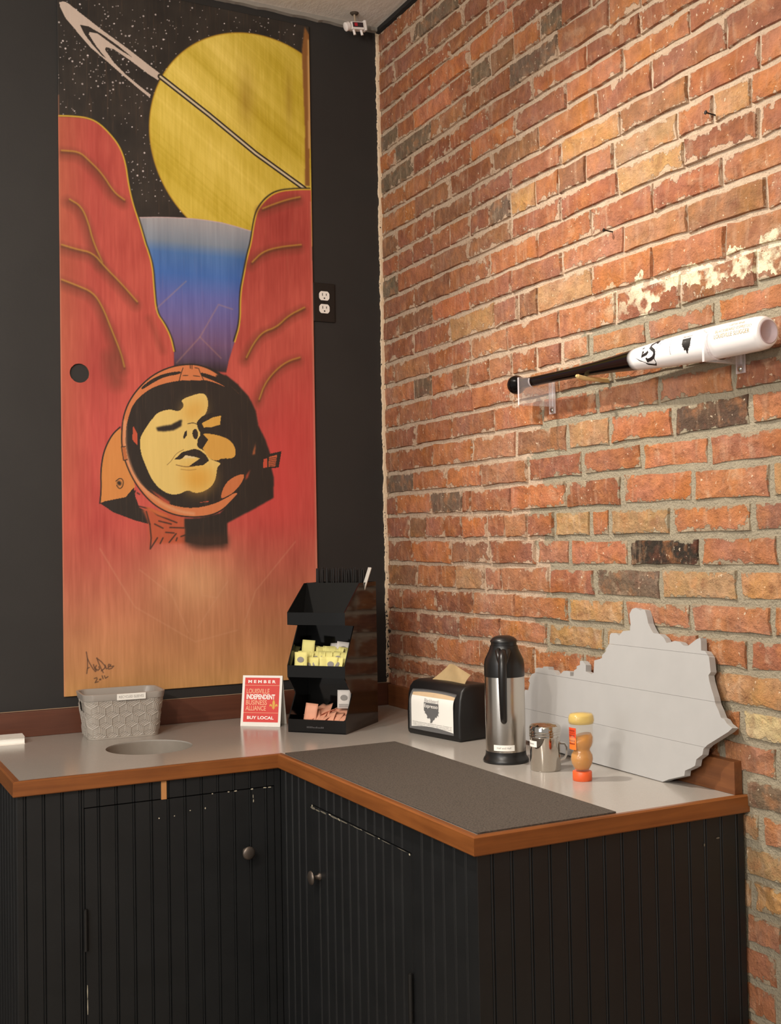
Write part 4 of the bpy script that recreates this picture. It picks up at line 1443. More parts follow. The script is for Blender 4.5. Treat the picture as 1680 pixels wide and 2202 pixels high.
    L = np.where(C <= 0.04045, C / 12.92, ((C + .055) / 1.055) ** 2.4)
    # mesh with a real round lock hole
    hc = np.array([PAINT_HOLE[0], PAINT_HOLE[1]]); hr = 27.0
    X, Y = U.copy(), V.copy()
    d = np.hypot(X - hc[0], Y - hc[1])
    near = (np.abs(d - hr) < 0.95)
    X[near] = hc[0] + (X[near] - hc[0]) * hr / d[near]; Y[near] = hc[1] + (Y[near] - hc[1]) * hr / d[near]
    idx = np.arange(ny * nx).reshape(ny, nx)
    quads = np.stack([idx[:-1, :-1], idx[:-1, 1:], idx[1:, 1:], idx[1:, :-1]], -1).reshape(-1, 4)
    ctr_d = d.ravel()[quads].mean(1)
    quads = quads[ctr_d > hr]
    rag = np.zeros((ny, nx))
    vx = (X / 1000 - 1.0211 + rag).ravel(); vz = (Y / 1000 + 1.0215).ravel()
    co = np.stack([vx, np.full(ny * nx, -0.0065), vz], -1)
    # skirt (panel thickness)
    rim = np.concatenate([idx[0, :], idx[1:, -1], idx[-1, -2::-1], idx[-2:0:-1, 0]])
    sk = co[rim].copy(); sk[:, 1] = -0.0008
    base = ny * nx
    nr = len(rim)
    a = np.arange(nr); b = (a + 1) % nr
    sq = np.stack([rim[a], base + a, base + b, rim[b]], -1)
    hn = 72
    ta = 2 * np.pi * np.arange(hn) / hn
    h1 = np.stack([(hc[0] + hr * 1.0 * np.cos(ta)) / 1000 - 1.0211, np.full(hn, -0.0066), (hc[1] + hr * np.sin(ta)) / 1000 + 1.0215], -1)
    h2 = h1.copy(); h2[:, 1] = -0.0008
    hb = base + nr
    ha = np.arange(hn); hbn = (ha + 1) % hn
    hq = np.stack([hb + ha, hb + hbn, hb + hn + hbn, hb + hn + ha], -1)
    co = np.vstack([co, sk, h1, h2]); faces = np.vstack([quads, sq, hq])
    colr = np.ones((len(co), 4)); colr[:base, :3] = L.reshape(-1, 3)
    colr[base:base + nr, :3] = L.reshape(-1, 3)[rim] * .8
    colr[base + nr:, :3] = (0.25, 0.12, 0.06)
    me = bpy.data.meshes.new('mural_panel')
    me.vertices.add(len(co)); me.vertices.foreach_set('co', co.astype(np.float32).ravel())
    me.loops.add(len(faces) * 4); me.loops.foreach_set('vertex_index', faces.astype(np.int32).ravel())
    me.polygons.add(len(faces)); me.polygons.foreach_set('loop_start', (np.arange(len(faces)) * 4).astype(np.int32))
    me.update(calc_edges=True)
    at = me.color_attributes.new('paint', 'FLOAT_COLOR', 'POINT')
    at.data.foreach_set('color', colr.astype(np.float32).ravel())
    return me
PAINT_HOLE = (51.1, 905.5)
t = NT('painted_plywood')
a_ = t.n('ShaderNodeAttribute', attribute_name='paint')
sc_ = t.noise(t.scale(t.pos(), (220, 220, 9)), 1.0, 4)
cc_ = t.mix(t.math('MULTIPLY', t.ramp(sc_, 0.56, 0.78), 0.06), a_.outputs['Color'], lin('c99770'))
t.set(cc_, 0.5)
t.bump(sc_, 0.03, 0.001)
pan = obj('mural_panel', paint_panel(), t.m)
tag(pan, 'tall painted wooden panel with a helmeted astronaut under a ringed yellow planet', 'painting')

# ------------------------------------------------------------------ wall outlet
ol = thing('electrical_outlet', 'white duplex outlet in a black cover plate beside the painted panel', 'outlet', (-0.2125, 0, 2.188))
obj('cover_plate', box((0, -0.0035, 0), (0.074, 0.006, 0.122), 0.0025), simple('black_cover_plate', '1b1917', 0.4), ol)
for sgn in (1, -1):
    pts = []
    for i in range(40):
        a = 2 * math.pi * i / 40
        pts.append((max(-.0172, min(.0172, .0185 * math.cos(a))), max(-.0142, min(.0142, .0175 * math.sin(a)))))
    rc = obj('receptacle', prism(pts, frame((0, -0.0055, 0.0202 * sgn), (1, 0, 0), (0, 0, 1), (0, -1, 0)), 0.003), simple('white_outlet_plastic', 'f0e9e0', 0.4, var=.01), ol)
    sl = bmesh.new()
    add_box(sl, (-.0064, -.0086, 0.0202 * sgn + .004), (.0022, .0004, .0085)); add_box(sl, (.0064, -.0086, 0.0202 * sgn + .004), (.0022, .0004, .0068))
    add_box(sl, (0, -.0086, 0.0202 * sgn - .0075), (.0042, .0004, .0045))
    obj('slot', sl, M['ink'], rc)
obj('screw', lathe([(0.003, 0), (0.003, 0.0012), (0, 0.0016)], 12, m=frame((0, -0.0062, 0), (1, 0, 0), (0, 0, 1), (0, -1, 0))), M['iron'], ol)

# ------------------------------------------------------------------ little fixture under the ceiling
cf = thing('ceiling_sensor', 'small white fixture with a red mark hanging from the ceiling by the corner', 'fixture', (-0.124, -0.075, ZC))
fx = simple('white_fixture_plastic', 'e6ded9', 0.4, var=.01)
obj('ceiling_flange', lathe([(0.014, 0), (0.011, -0.004), (0.004, -0.006)], 20), simple('dark_flange', '4a4036', .6), cf, 40)
obj('stem', tube([(0, 0, -0.003), (0.002, 0, -0.022), (0.003, 0, -0.036)], 0.0035, 10), simple('stem_metal', 'b8a48c', .35, .5), cf, 40)
mrot = Matrix.Translation((0.004, 0, -0.042)) @ Matrix.Rotation(math.radians(-8), 4, 'Y')
obj('sensor_body', box((0.003, 0, 0), (0.046, 0.022, 0.024), 0.003, mrot), fx, cf)
obj('side_disc', lathe([(0.010, -.008), (0.0135, -.006), (0.0135, .006), (0.010, .008)], 24, m=mrot @ Matrix.Translation((-0.030, 0, -0.001)) @ Matrix.Rotation(math.radians(75), 4, 'Y')), fx, cf, 40)
obj('end_cap', box((0.030, -.001, 0.002), (0.008, 0.02, 0.032), 0.002, mrot), fx, cf)
obj('dark_window', box((0.003, -0.0112, 0.0015), (0.036, 0.001, 0.015), 0, mrot), simple('dark_window_plastic', '33262a', .3), cf)
obj('red_mark', box((-0.004, -0.0119, 0.002), (0.010, 0.0008, 0.010), 0, mrot), simple('red_mark_plastic', 'b3202e', .4), cf)
for xx in (-0.010, 0.016):
    obj('prong', tube([mrot @ Vector((xx, -.002, -0.009)), mrot @ Vector((xx + .002, -.002, -0.027))], 0.0042, 10), fx, cf, 40)

# ================================================================== THINGS ON THE COUNTER
def rrect(w_, d_, r, n=6):
    pts = []
    for cx, cy, a0 in ((w_ / 2 - r, d_ / 2 - r, 0), (-w_ / 2 + r, d_ / 2 - r, 90), (-w_ / 2 + r, -d_ / 2 + r, 180), (w_ / 2 - r, -d_ / 2 + r, 270)):
        for k in range(n + 1):
            a = math.radians(a0 + 90 * k / n)
            pts.append((cx + r * math.cos(a), cy + r * math.sin(a)))
    return pts
def loft(rings, bm=None, close_bottom=False, close_top=False):
    bm = bm or bmesh.new()
    R_ = [[bm.verts.new(p) for p in ring] for ring in rings]
    for A, B in zip(R_, R_[1:]):
        n = len(A)
        for i in range(n):
            j = (i + 1) % n
            bm.faces.new((A[i], A[j], B[j], B[i]))
    if close_bottom: bm.faces.new(R_[0][::-1])
    if close_top: bm.faces.new(R_[-1])
    return bm
# ---- plastic basket with the embossed cube pattern
bk = thing('storage_basket', 'grey plastic basket with embossed cube pattern and a white RECYCLED SLEEVES label', 'basket', (-0.893, -0.122, ZT), math.radians(-3))
def basket_mat():
    # embossed hexagonal cube relief with ribs on each lozenge face
    t = NT('embossed_grey_plastic')
    t.set(lin('a39b91'), 0.45)
    return t.m
BH = 0.122
def bring(z, inset=0.0, n=14):
    f = z / BH
    return [(x, y, z) for x, y in rrect(0.188 + 0.026 * f - inset * 2, 0.118 + 0.026 * f - inset * 2, 0.026 + .002 * f, n)]
# dense outer wall displaced by the cube relief
def basket_shell():
    nz = 84
    base = bring(0.0); top = bring(BH * 0.86)
    def resample(poly, n):
        P = [Vector(p) for p in poly]; P.append(P[0])
        L = [0]
        for a, b in zip(P, P[1:]): L.append(L[-1] + (b - a).length)
        out = []
        k = 0
        for i in range(n):
            s = L[-1] * i / n
            while L[k + 1] < s: k += 1
            f = (s - L[k]) / (L[k + 1] - L[k] + 1e-9)
            out.append(P[k].lerp(P[k + 1], f))
        return out, L[-1]
    n = 420
    A, la = resample(base, n); B, lb = resample(top, n)
    rings = []
    hx = 0.0275                         # cube pitch around
    s3 = math.sqrt(3)
    for j in range(nz + 1):
        f = j / nz
        z = BH * 0.86 * f
        ring = []
        for i in range(n):
            p = A[i].lerp(B[i], f)
            q0 = A[(i - 1) % n].lerp(B[(i - 1) % n], f); q1 = A[(i + 1) % n].lerp(B[(i + 1) % n], f)
            tg = (q1 - q0).normalized(); nrm = Vector((tg.y, -tg.x, 0))
            s = i / n * la; zz = z
            # rhombille relief: three lozenge directions, each ribbed along a different axis
            # hexagons seen as cubes: three ribbed lozenges in each
            hw = 0.0325; rh = hw * s3 / 2
            best = None
            r0 = math.floor(zz / rh)
            for rr in (r0 - 1, r0, r0 + 1, r0 + 2):
                ofs = (rr % 2) * hw / 2
                c0 = round((s - ofs) / hw)
                for cc in (c0 - 1, c0, c0 + 1):
                    px_, pz_ = s - (cc * hw + ofs), zz - rr * rh
                    d2 = px_ * px_ + pz_ * pz_
                    if best is None or d2 < best[0]: best = (d2, px_, pz_)
            _, px_, pz_ = best
            an = math.degrees(math.atan2(pz_, px_)) % 360
            k = 0 if 30 <= an < 150 else (1 if 150 <= an < 270 else 2)
            ax = (math.radians(30), math.radians(90), math.radians(150))[k]
            ph = (px_ * math.cos(ax + math.pi / 2) + pz_ * math.sin(ax + math.pi / 2)) / 0.0046
            rib = max(0.0, math.cos(2 * math.pi * ph))
            sp = min(abs((an - q + 180) % 360 - 180) for q in (30, 150, 270)) * math.radians(1) * math.sqrt(best[0])
            h = 0.0013 * rib + (0.0, 0.0013, 0.0006)[k] + (0.0013 if sp < 0.0011 else 0.0)
            if z < 0.006 or z > BH * 0.84: h = 0.0008
            ring.append(p + nrm * h)
        rings.append(ring)
    # hand-hole on the left side: skip faces there
    bm = bmesh.new()
    RV = [[bm.verts.new(p) for p in r_] for r_ in rings]
    for j in range(nz):
        for i in range(n):
            k = (i + 1) % n
            c = (rings[j][i] + rings[j + 1][k]) / 2
            if c.x < -0.09 and abs(c.y + 0.004) < 0.030 and 0.073 < c.z < 0.097: continue
            bm.faces.new((RV[j][i], RV[j][k], RV[j + 1][k], RV[j + 1][i]))
    bm.faces.new(RV[0][::-1])
    bmesh.ops.recalc_face_normals(bm, faces=bm.faces)
    return bm
obj('basket_wall', basket_shell(), basket_mat(), bk, 180)
rim = loft([bring(BH * .855, 0.0005), [(x * 1.028, y * 1.04, z) for x, y, z in bring(BH * .855)], [(x * 1.038, y * 1.055, z) for x, y, z in bring(BH * .99)], [(x * 1.03, y * 1.045, z) for x, y, z in bring(BH)], bring(BH * 1.0, 0.001), bring(BH * 0.985, 0.0025), bring(BH * 0.80, 0.003)])
bmesh.ops.recalc_face_normals(rim, faces=rim.faces)
obj('basket_rim', rim, M['greyrim'], bk, 40)
inn = loft([bring(BH * .80, .003), bring(0.004, .004)], close_top=True)
obj('basket_lining', inn, M['greyplastic'], bk, 40)
lb = bmesh.new()
lbf = plane_fn((0.0145, -0.0795, 0.1128), (1, 0, 0), (0, -0.09, 0.995))
bmv = rect_flat(-0.0385, -0.0085, 0.0385, 0.0085)
pl_ = obj('label', prism(bmv[0], frame((0.0145, -0.0775, 0.1128), (1, 0, 0), (0, -0.09, 0.995), (0, -.995, -.09)), 0.0008), M['white'], bk)
tb = bmesh.new(); add_flat(tb, text_mesh('RECYCLED SLEEVES', w=0.066, h=0.0068), plane_fn((0.0145, -0.0784, 0.1128), (1, 0, 0), (0, -0.09, 0.995)))
obj('lettering', tb, M['greyink'], pl_)

# ---- folded white paper at the left end
fp = bmesh.new()
loop = [(0.0, 0.0), (0.0, 0.0012), (0.048, 0.003), (0.0, 0.016), (0.002, 0.0185), (0.060, 0.0225), (0.060, 0.0235), (0.001, 0.0198), (-0.0012, 0.0165), (0.0, 0.0)]
prof = [(-.03, 0.0), (-.03, .0012), (-.021, .0022), (-.0195, .010), (-.021, .0175), (-.03, .0185), (.03, .0185), (.03, .0195), (-.032, .0197), (-.0325, .0175), (-.0225, .0165), (-.021, .010), (-.0225, .0032), (-.0325, .0020), (-.0325, 0.0)]
prism([(-.032, 0), (.03, 0), (.03, .0010), (-.020, .0012), (-.0185, .009), (-.0200, .0172), (.032, .0180), (.032, .0192), (-.030, .0188), (-.0225, .0165), (-.0212, .009), (-.0225, .0025)], frame((0, 0, 0), (0, 1, 0), (0, 0, 1), (1, 0, 0)), 0.106, fp)
o = obj('folded_paper', fp, M['white'])
o.location = (-1.2515, -0.090, ZT); o.rotation_euler = (0, 0, math.radians(-3))
tag(o, 'white folded paper lying at the left end of the counter', 'paper')

# ---- table tent sign
tt = thing('table_tent', 'white and red folded MEMBER BUY LOCAL table sign standing beside the black rack', 'sign', (-0.517, -0.1985, ZT), math.atan2(-0.079, 0.090))
TWD, THT, TDP = 0.1195, 0.140, 0.056
def tent():
    bm = bmesh.new()
    th = 0.0016
    up = math.atan2(THT, TDP / 2)
    prism([(0, 0), (th * 1.1, 0), (TDP / 2, THT - .003), (TDP - th * 1.1, 0), (TDP, 0), (TDP / 2 + .0012, THT), (TDP / 2 - .0012, THT)], frame((-TWD / 2, 0, 0), (0, 1, 0), (0, 0, 1), (1, 0, 0)), TWD, bm)
    return bm
tc = obj('sign_card', tent(), M['white'], tt)
nrm = Vector((0, -THT, TDP / 2 - .0012)).normalized()
evt = Vector((0, TDP / 2 - .0012, THT)).normalized()
def tent_fn(off): return plane_fn(Vector((0, 0, 0)) + nrm * off, (1, 0, 0), evt)
SH = math.hypot(THT, TDP / 2)
bm = bmesh.new(); add_flat(bm, rect_flat(-.0525, .0115, .0525, SH - .0065), tent_fn(.0003)); red_ = obj('red_print', bm, M['red'], tc)
bm = bmesh.new()
add_flat(bm, text_mesh('M E M B E R', w=.083, h=.0085, bold=.03), tent_fn(.0006), (-.001, SH - .0175))
obj('lettering', bm, M['whiteprint'], tc); bm = bmesh.new()
add_flat(bm, text_mesh('INDEPENDENT', w=.086, h=.0140, bold=.035), tent_fn(.0006), (-.0025, .0825))
obj('lettering', bm, M['whiteprint'], tc); bm = bmesh.new()
add_flat(bm, text_mesh('BUY LOCAL', w=.080, h=.0088, bold=.03), tent_fn(.0006), (-.0010, .0240))
obj('lettering', bm, M['whiteprint'], tc)
bm = bmesh.new()
add_flat(bm, text_mesh('LOUISVILLE', w=.069, h=.0135, bold=.012), tent_fn(.0006), (-.0115, .0985))
add_flat(bm, text_mesh('BUSINESS', w=.063, h=.0135, bold=.012), tent_fn(.0006), (-.0148, .0665))
add_flat(bm, text_mesh('ALLIANCE', w=.061, h=.0135, bold=.012), tent_fn(.0006), (-.0160, .0505))
add_flat(bm, rect_flat(-.052, .0372, .052, .0383), tent_fn(.0006)); add_flat(bm, rect_flat(-.052, SH - .0285, .052, SH - .0274), tent_fn(.0006))
obj('cream_lettering', bm, M['cream'], tc)
bm = bmesh.new()
fl_c = [(0, .016), (.0035, .009), (.0040, .003), (.0022, -.002), (.0024, -.006), (.0048, -.0085), (.0012, -.010), (0, -.0145), (-.0012, -.010), (-.0048, -.0085), (-.0024, -.006), (-.0022, -.002), (-.0040, .003), (-.0035, .009)]
add_flat(bm, poly_flat(fl_c), tent_fn(.0006), (.0372, .0600))
petal = [(.0022, -.004), (.0048, .0005), (.0080, .0030), (.0110, .0020), (.0125, -.0015), (.0112, -.0045), (.0095, -.0040), (.0088, -.0020), (.0072, -.0020), (.0060, -.0055)]
add_flat(bm, poly_flat(petal), tent_fn(.0006), (.0372, .0600)); add_flat(bm, poly_flat([(-x, y) for x, y in petal]), tent_fn(.0006), (.0372, .0600))
obj('fleur_emblem', bm, M['gold'], tc)

# ---- condiment rack
E1, E2 = Vector((0.66, -0.75, 0)).normalized(), Vector((0.75, 0.66, 0)).normalized()
RK = thing('condiment_rack', 'glossy black three-tier condiment rack standing in the counter corner', 'rack', (-0.486, -0.333, ZT))
RW, RD = 0.173, 0.228
side_prof = [(0, 0), (RD, 0), (RD, .402), (.112, .402), (.004, .326), (.004, .292), (.066, .286), (0, .182), (0, .150), (.046, .102), (0, .036)]
def rk(d, h, s): return E2 * d + Vector((0, 0, h)) + E1 * s
for s0 in (0.0, RW - 0.003):
    obj('side_panel', prism(side_prof, frame(E1 * s0, E2, (0, 0, 1), E1), 0.003), M['glossblack'], RK)
def rplate(name, d0, h0, d1, h1, th=0.003):
    a = Vector((d0, h0)); b = Vector((d1, h1)); n = Vector((-(b - a).y, (b - a).x)).normalized() * th
    return obj(name, prism([tuple(a), tuple(b), tuple(b + n), tuple(a + n)], frame(E1 * 0.0032, E2, (0, 0, 1), E1), RW - .0064), M['glossblack'], RK)
rplate('shelf', 0.0, 0.0005, RD, 0.0005)
rplate('shelf', 0.003, 0.151, 0.125, 0.151)
rplate('shelf', 0.007, 0.293, 0.125, 0.293)
rplate('front_lip', 0.003, 0.0, 0.003, 0.036)
rplate('front_lip', 0.003, 0.15, 0.003, 0.182)
rplate('front_lip', 0.007, 0.292, 0.007, 0.326)
rplate('inner_back', 0.095, 0.296, 0.125, 0.402)
rplate('inner_back', 0.125, 0.0, 0.125, 0.296)
rplate('back_panel', RD, 0.0, RD, 0.402)
# faint marking on the lowest lip
bm = bmesh.new()
for i in range(11):
    x = 0.057 + i * 0.0047
    add_flat(bm, rect_flat(x, .0135, x + .0028, .0135 + random.choice((.003, .0045))), lambda u, v: E1 * u + Vector((0, 0, v)) - E2 * .0006)
obj('etched_marking', bm, simple('etched_grey', '4c4a4a', .5), RK)
# sweetener packets
def packet_mesh(mat, seed, w_=.037, l_=.050):
    r_ = random.Random(seed)
    bm = bmesh.new()
    nu, nv = 5, 6
    vt = [[None] * (nv + 1) for _ in range(nu + 1)]; vb = [[None] * (nv + 1) for _ in range(nu + 1)]
    cr = r_.uniform(-.006, .006)
    for i in range(nu + 1):
        for j in range(nv + 1):
            u, v = i / nu, j / nv
            puff = (math.sin(math.pi * u) * math.sin(math.pi * min(1, max(0, (v - .08) / .84)))) * .0028
            bend = cr * (v - .5) ** 2 * 2 + r_.uniform(-.0004, .0004)
            vt[i][j] = bm.verts.new(((u - .5) * w_, (v - .5) * l_, puff + bend + .0003))
            vb[i][j] = bm.verts.new(((u - .5) * w_, (v - .5) * l_, -puff + bend - .0003))
    for i in range(nu):
        for j in range(nv):
            bm.faces.new((vt[i][j], vt[i + 1][j], vt[i + 1][j + 1], vt[i][j + 1]))
            bm.faces.new((vb[i][j + 1], vb[i + 1][j + 1], vb[i + 1][j], vb[i][j]))
    for i in range(nu):
        bm.faces.new((vb[i][0], vb[i + 1][0], vt[i + 1][0], vt[i][0])); bm.faces.new((vt[i][nv], vt[i + 1][nv], vb[i + 1][nv], vb[i][nv]))
    for j in range(nv):
        bm.faces.new((vt[0][j], vt[0][j + 1], vb[0][j + 1], vb[0][j])); bm.faces.new((vb[nu][j], vb[nu][j + 1], vt[nu][j + 1], vt[nu][j]))
    bmesh.ops.recalc_face_normals(bm, faces=bm.faces)
    me = mesh_of(bm, 'packet'); me.materials.append(mat)
    me.polygons.foreach_set('use_smooth', [True] * len(me.polygons))
    return me
pr_ = random.Random(3)
RKO = Vector((-0.486, -0.333, ZT))
def place_packet(me, name, d, s, h, pitch, yaw, roll, label, group, printed):
    o = bpy.data.objects.new(name, me)
    COL.objects.link(o)
    # packet y axis leans back; x axis along E1
    base = Matrix(((E1.x, E2.x, 0, 0), (E1.y, E2.y, 0, 0), (0, 0, 1, 0), (0, 0, 0, 1)))
    o.matrix_world = Matrix.Translation(RKO + rk(d, h, s)) @ base @ Matrix.Rotation(yaw, 4, 'Z') @ Matrix.Rotation(pitch, 4, 'X') @ Matrix.Rotation(roll, 4, 'Y')
    tag(o, label, 'packet', group)
    if printed:
        bm = bmesh.new()
        add_flat(bm, poly_flat([(.010 * math.cos(t_), .008 * math.sin(t_)) for t_ in [i * .5236 for i in range(12)]]), lambda u, v: Vector((u, v + .004, .0036)))
        for q in range(3): add_flat(bm, rect_flat(-.014, -.014 - q * .003, .012, -.0128 - q * .003), lambda u, v: Vector((u, v, .0034)))
        obj('printed_mark', bm, M['greyink'], o)
    return o
YP = [packet_mesh(M['yellowpaper'], i) for i in range(4)]
PP = [packet_mesh(M['pinkpaper'], 10 + i) for i in range(4)]
WP = packet_mesh(M['palepaper'], 30)
YL, YG = 'yellow sweetener packet in the middle tier of the black rack', 'yellow sweetener packets'
for layer in range(3):
    for i in range(11):
        d = 0.027 + layer * 0.024 + pr_.uniform(-.004, .004)
        s = 0.030 + i * 0.0110 + pr_.uniform(-.003, .003)
        h = 0.1645 + layer * 0.013 + pr_.uniform(-.002, .004)
        place_packet(pr_.choice(YP), 'sweetener_packet', d, s, h + .012, math.radians(pr_.uniform(58, 84)), math.radians(pr_.uniform(-28, 28)), math.radians(pr_.uniform(-25, 25)), YL, YG, (i + layer) % 2 == 0)
place_packet(YP[0], 'sweetener_packet', 0.016, 0.034, 0.192, math.radians(82), math.radians(4), 0, 'upright yellow packet at the front left of the middle tier', YG, True)
place_packet(YP[1], 'sweetener_packet', 0.050, 0.040, 0.222, math.radians(84), math.radians(-35), math.radians(40), 'yellow packet standing on its corner above the others', YG, False)
place_packet(WP, 'sweetener_packet', 0.086, 0.130, 0.216, math.radians(70), math.radians(8), math.radians(24), 'pale packet leaning at the back right of the middle tier', YG, True)
place_packet(WP, 'sweetener_packet', 0.090, 0.098, 0.212, math.radians(70), math.radians(-14), math.radians(-14), 'pale packet leaning behind the yellow packets, mid tier', YG, True)
PL, PG = 'pink sweetener packet in the bottom tier of the black rack', 'pink sweetener packets'
for layer in range(2):
    for i in range(7):
        d = 0.040 + layer * 0.030 + pr_.uniform(-.004, .004)
        s = 0.046 + i * 0.0152 + pr_.uniform(-.005, .005)
        h = 0.022 + layer * 0.014 + pr_.uniform(.000, .005)
        place_packet(pr_.choice(PP), 'sugar_packet', d, s, h + .010, math.radians(pr_.uniform(12, 42)), math.radians(pr_.uniform(-50, 50)), math.radians(pr_.uniform(-28, 28)), PL, PG, False)
place_packet(PP[1], 'sugar_packet', 0.036, 0.052, 0.050, math.radians(76), math.radians(-18), math.radians(18), 'pink packet standing upright at the left of the bottom tier', PG, False)
place_packet(WP, 'sugar_packet', 0.060, 0.142, 0.086, math.radians(84), math.radians(10), math.radians(4), 'pale packet standing upright at the right of the bottom tier', PG, True)
# stirrers behind the top tier
sm_ = bmesh.new(); tube([(0, 0, 0), (0, 0, 0.135)], 0.0024, 8, sm_)
me_b = mesh_of(sm_, 'stirrer'); me_b.materials.append(M['blackplastic'])
me_w = me_b.copy(); me_w.materials.clear(); me_w.materials.append(simple('white_stirrer_plastic', 'c9c4ba', .4))
for row in range(2):
    for i in range(24):
        o = bpy.data.objects.new('stirrer', me_b); COL.objects.link(o)
        s = 0.012 + i * 0.0064 + pr_.uniform(-.001, .001)
        o.location = RKO + rk(0.165 + row * .030 + pr_.uniform(-.006, .006), 0.3045 + pr_.uniform(-.004, .006), s)
        o.rotation_euler = (pr_.uniform(-.03, .03), pr_.uniform(-.04, .04), 0)
        tag(o, 'thin black stirrer standing behind the top tier of the rack', 'stirrer', 'black stirrers')
for i, s in enumerate((0.150, 0.156, 0.161)):
    o = bpy.data.objects.new('stirrer', me_w); COL.objects.link(o)
    o.location = RKO + rk(0.150 - .006 * i, 0.315, s - .01)
    o.rotation_mode = 'QUATERNION'
    dv_ = (E1 * 0.30 + E2 * .12 + Vector((0, 0, 1))).normalized()
    o.rotation_quaternion = dv_.to_track_quat('Z', 'Y')
    tag(o, 'white stirrer leaning right among the black stirrers', 'stirrer', 'white stirrers')
obj('stirrer_bin_floor', prism([(.128, .300), (RD - .003, .300), (RD - .003, .303), (.128, .303)], frame(E1 * 0.0032, E2, (0, 0, 1), E1), RW - .0064), M['glossblack'], RK)

# ---- napkin dispenser
ND_u = Vector((0.040, -0.219, 0)).normalized()        # along the front face, to the right
ND_n = Vector((-ND_u.y * -1, ND_u.x * -1, 0))          # placeholder, fixed below
ND_n = Vector((ND_u.y, -ND_u.x, 0))                   # outward front normal (towards -x)
nd = thing('napkin_dispenser', 'black napkin dispenser with a white printed card behind its clear front', 'dispenser', (-0.198, -0.628, ZT))
NW, NH, NDp = 0.218, 0.142, 0.128
mN = frame((0, 0, 0), ND_u, (0, 0, 1), -ND_n)          # u right, v up, w backwards
def nd_body():
    # rounded side outline in (w, v), extruded along u; front has a frame opening
    bm = bmesh.new()
    prof = [(0.006, 0.0), (NDp, 0.0), (NDp, NH - .03), (NDp - .012, NH - .008), (NDp - .03, NH), (0.040, NH + .001), (0.022, NH - .004), (0.010, NH - .016), (0.004, NH - .036), (0.000, 0.060), (0.000, 0.012), (0.002, 0.004)]
    m2 = frame(ND_u * (-NW / 2), -ND_n, (0, 0, 1), ND_u)
    prism(prof, m2, NW, bm)
    bmesh.ops.bevel(bm, geom=[e for e in bm.edges if len(e.link_faces) == 2 and e.calc_face_angle(0) > 1.2], offset=.007, segments=3, affect='EDGES', profile=.5)
    return bm
obj('dispenser_body', nd_body(), M['dispblack'], nd, 40)
def nd_front(u, v, off):
    """front window surface: curves back at the top"""
    w_ = 0.0
    if v > 0.085:
        k = (v - 0.085) / 0.055
        w_ = 0.040 * k ** 2.4
    bow = -0.0035 * (1 - (2 * u / 0.19) ** 2)
    return ND_u * u + Vector((0, 0, v)) - ND_n * (w_) + ND_n * (off - bow * 0.6)
def nd_sheet(u0, u1, v0, v1, off, nu=10, nv=14, arc=0.0):
    bm = bmesh.new()
    g = [[bm.verts.new(nd_front(u0 + (u1 - u0) * i / nu, v0 + (v1 - v0) * j / nv + arc * (1 - (2 * i / nu - 1) ** 2) * (1 - j / nv), off)) for i in range(nu + 1)] for j in range(nv + 1)]
    for j in range(nv):
        for i in range(nu): bm.faces.new((g[j][i], g[j][i + 1], g[j + 1][i + 1], g[j + 1][i]))
    bmesh.ops.recalc_face_normals(bm, faces=bm.faces)
    return bm
obj('napkin_fill', nd_sheet(-.086, .086, .100, .1405, .0010), M['kraft'], nd, 180)
card = obj('printed_card', nd_sheet(-.086, .086, .021, .1045, .0016, arc=.006), M['white'], nd, 180)
gl = nd_sheet(-.090, .090, .016, .1400, .0052)
bmesh.ops.solidify(gl, geom=gl.faces[:], thickness=.0012)
obj('clear_front', gl, M['clearfront'], nd, 60)
NF = lambda u, v: nd_front(u, v, .0021)
bm = bmesh.new()
beard = [(-.030, 0), (.030, 0), (.030, -.014), (.0292, -.020), (.033, -.022), (.029, -.024), (.028, -.030), (.0305, -.035), (.0245, -.032), (.022, -.040), (.0165, -.039), (.013, -.047), (.0075, -.050), (.003, -.058), (-.002, -.060), (-.0062, -.056), (-.003, -.055), (-.004, -.047), (-.008, -.044), (-.014, -.047), (-.0185, -.043), (-.0155, -.040), (-.0205, -.033), (-.028, -.029), (-.024, -.027), (-.030, -.022)]
def dense_poly(pts):
    return poly_flat(pts)
add_flat(bm, dense_poly([(x, y * (1.0 if y > -.021 else .8) - (0 if y > -.021 else .0042)) for x, y in beard]), NF, (0, .0900))
for k, tx in enumerate(('Catering and parties, available for events. Contact us', 'Today to have our coffee truck visit, espresso bar, or', 'Coffee packages at your wedding, office or private event')):
    add_flat(bm, text_mesh(tx, w=.160, h=.0032), NF, (0, .0330 - k * .0040 + .0022))
add_flat(bm, text_mesh('blackbeard', w=.028, h=.002), NF, (0, .0222 + .004))
obj('beard_emblem', bm, M['ink'], card)
bm = bmesh.new(); add_flat(bm, text_mesh('Blackbeard', w=.057, h=.0095), NF, (0, .0958)); obj('lettering', bm, M['greyink'], card)
bm = bmesh.new(); add_flat(bm, text_mesh('Espresso', w=.055, h=.0125, bold=.008), lambda u, v: nd_front(u, v, .0026), (0, .0805)); obj('white_lettering', bm, M['whiteprint'], card)
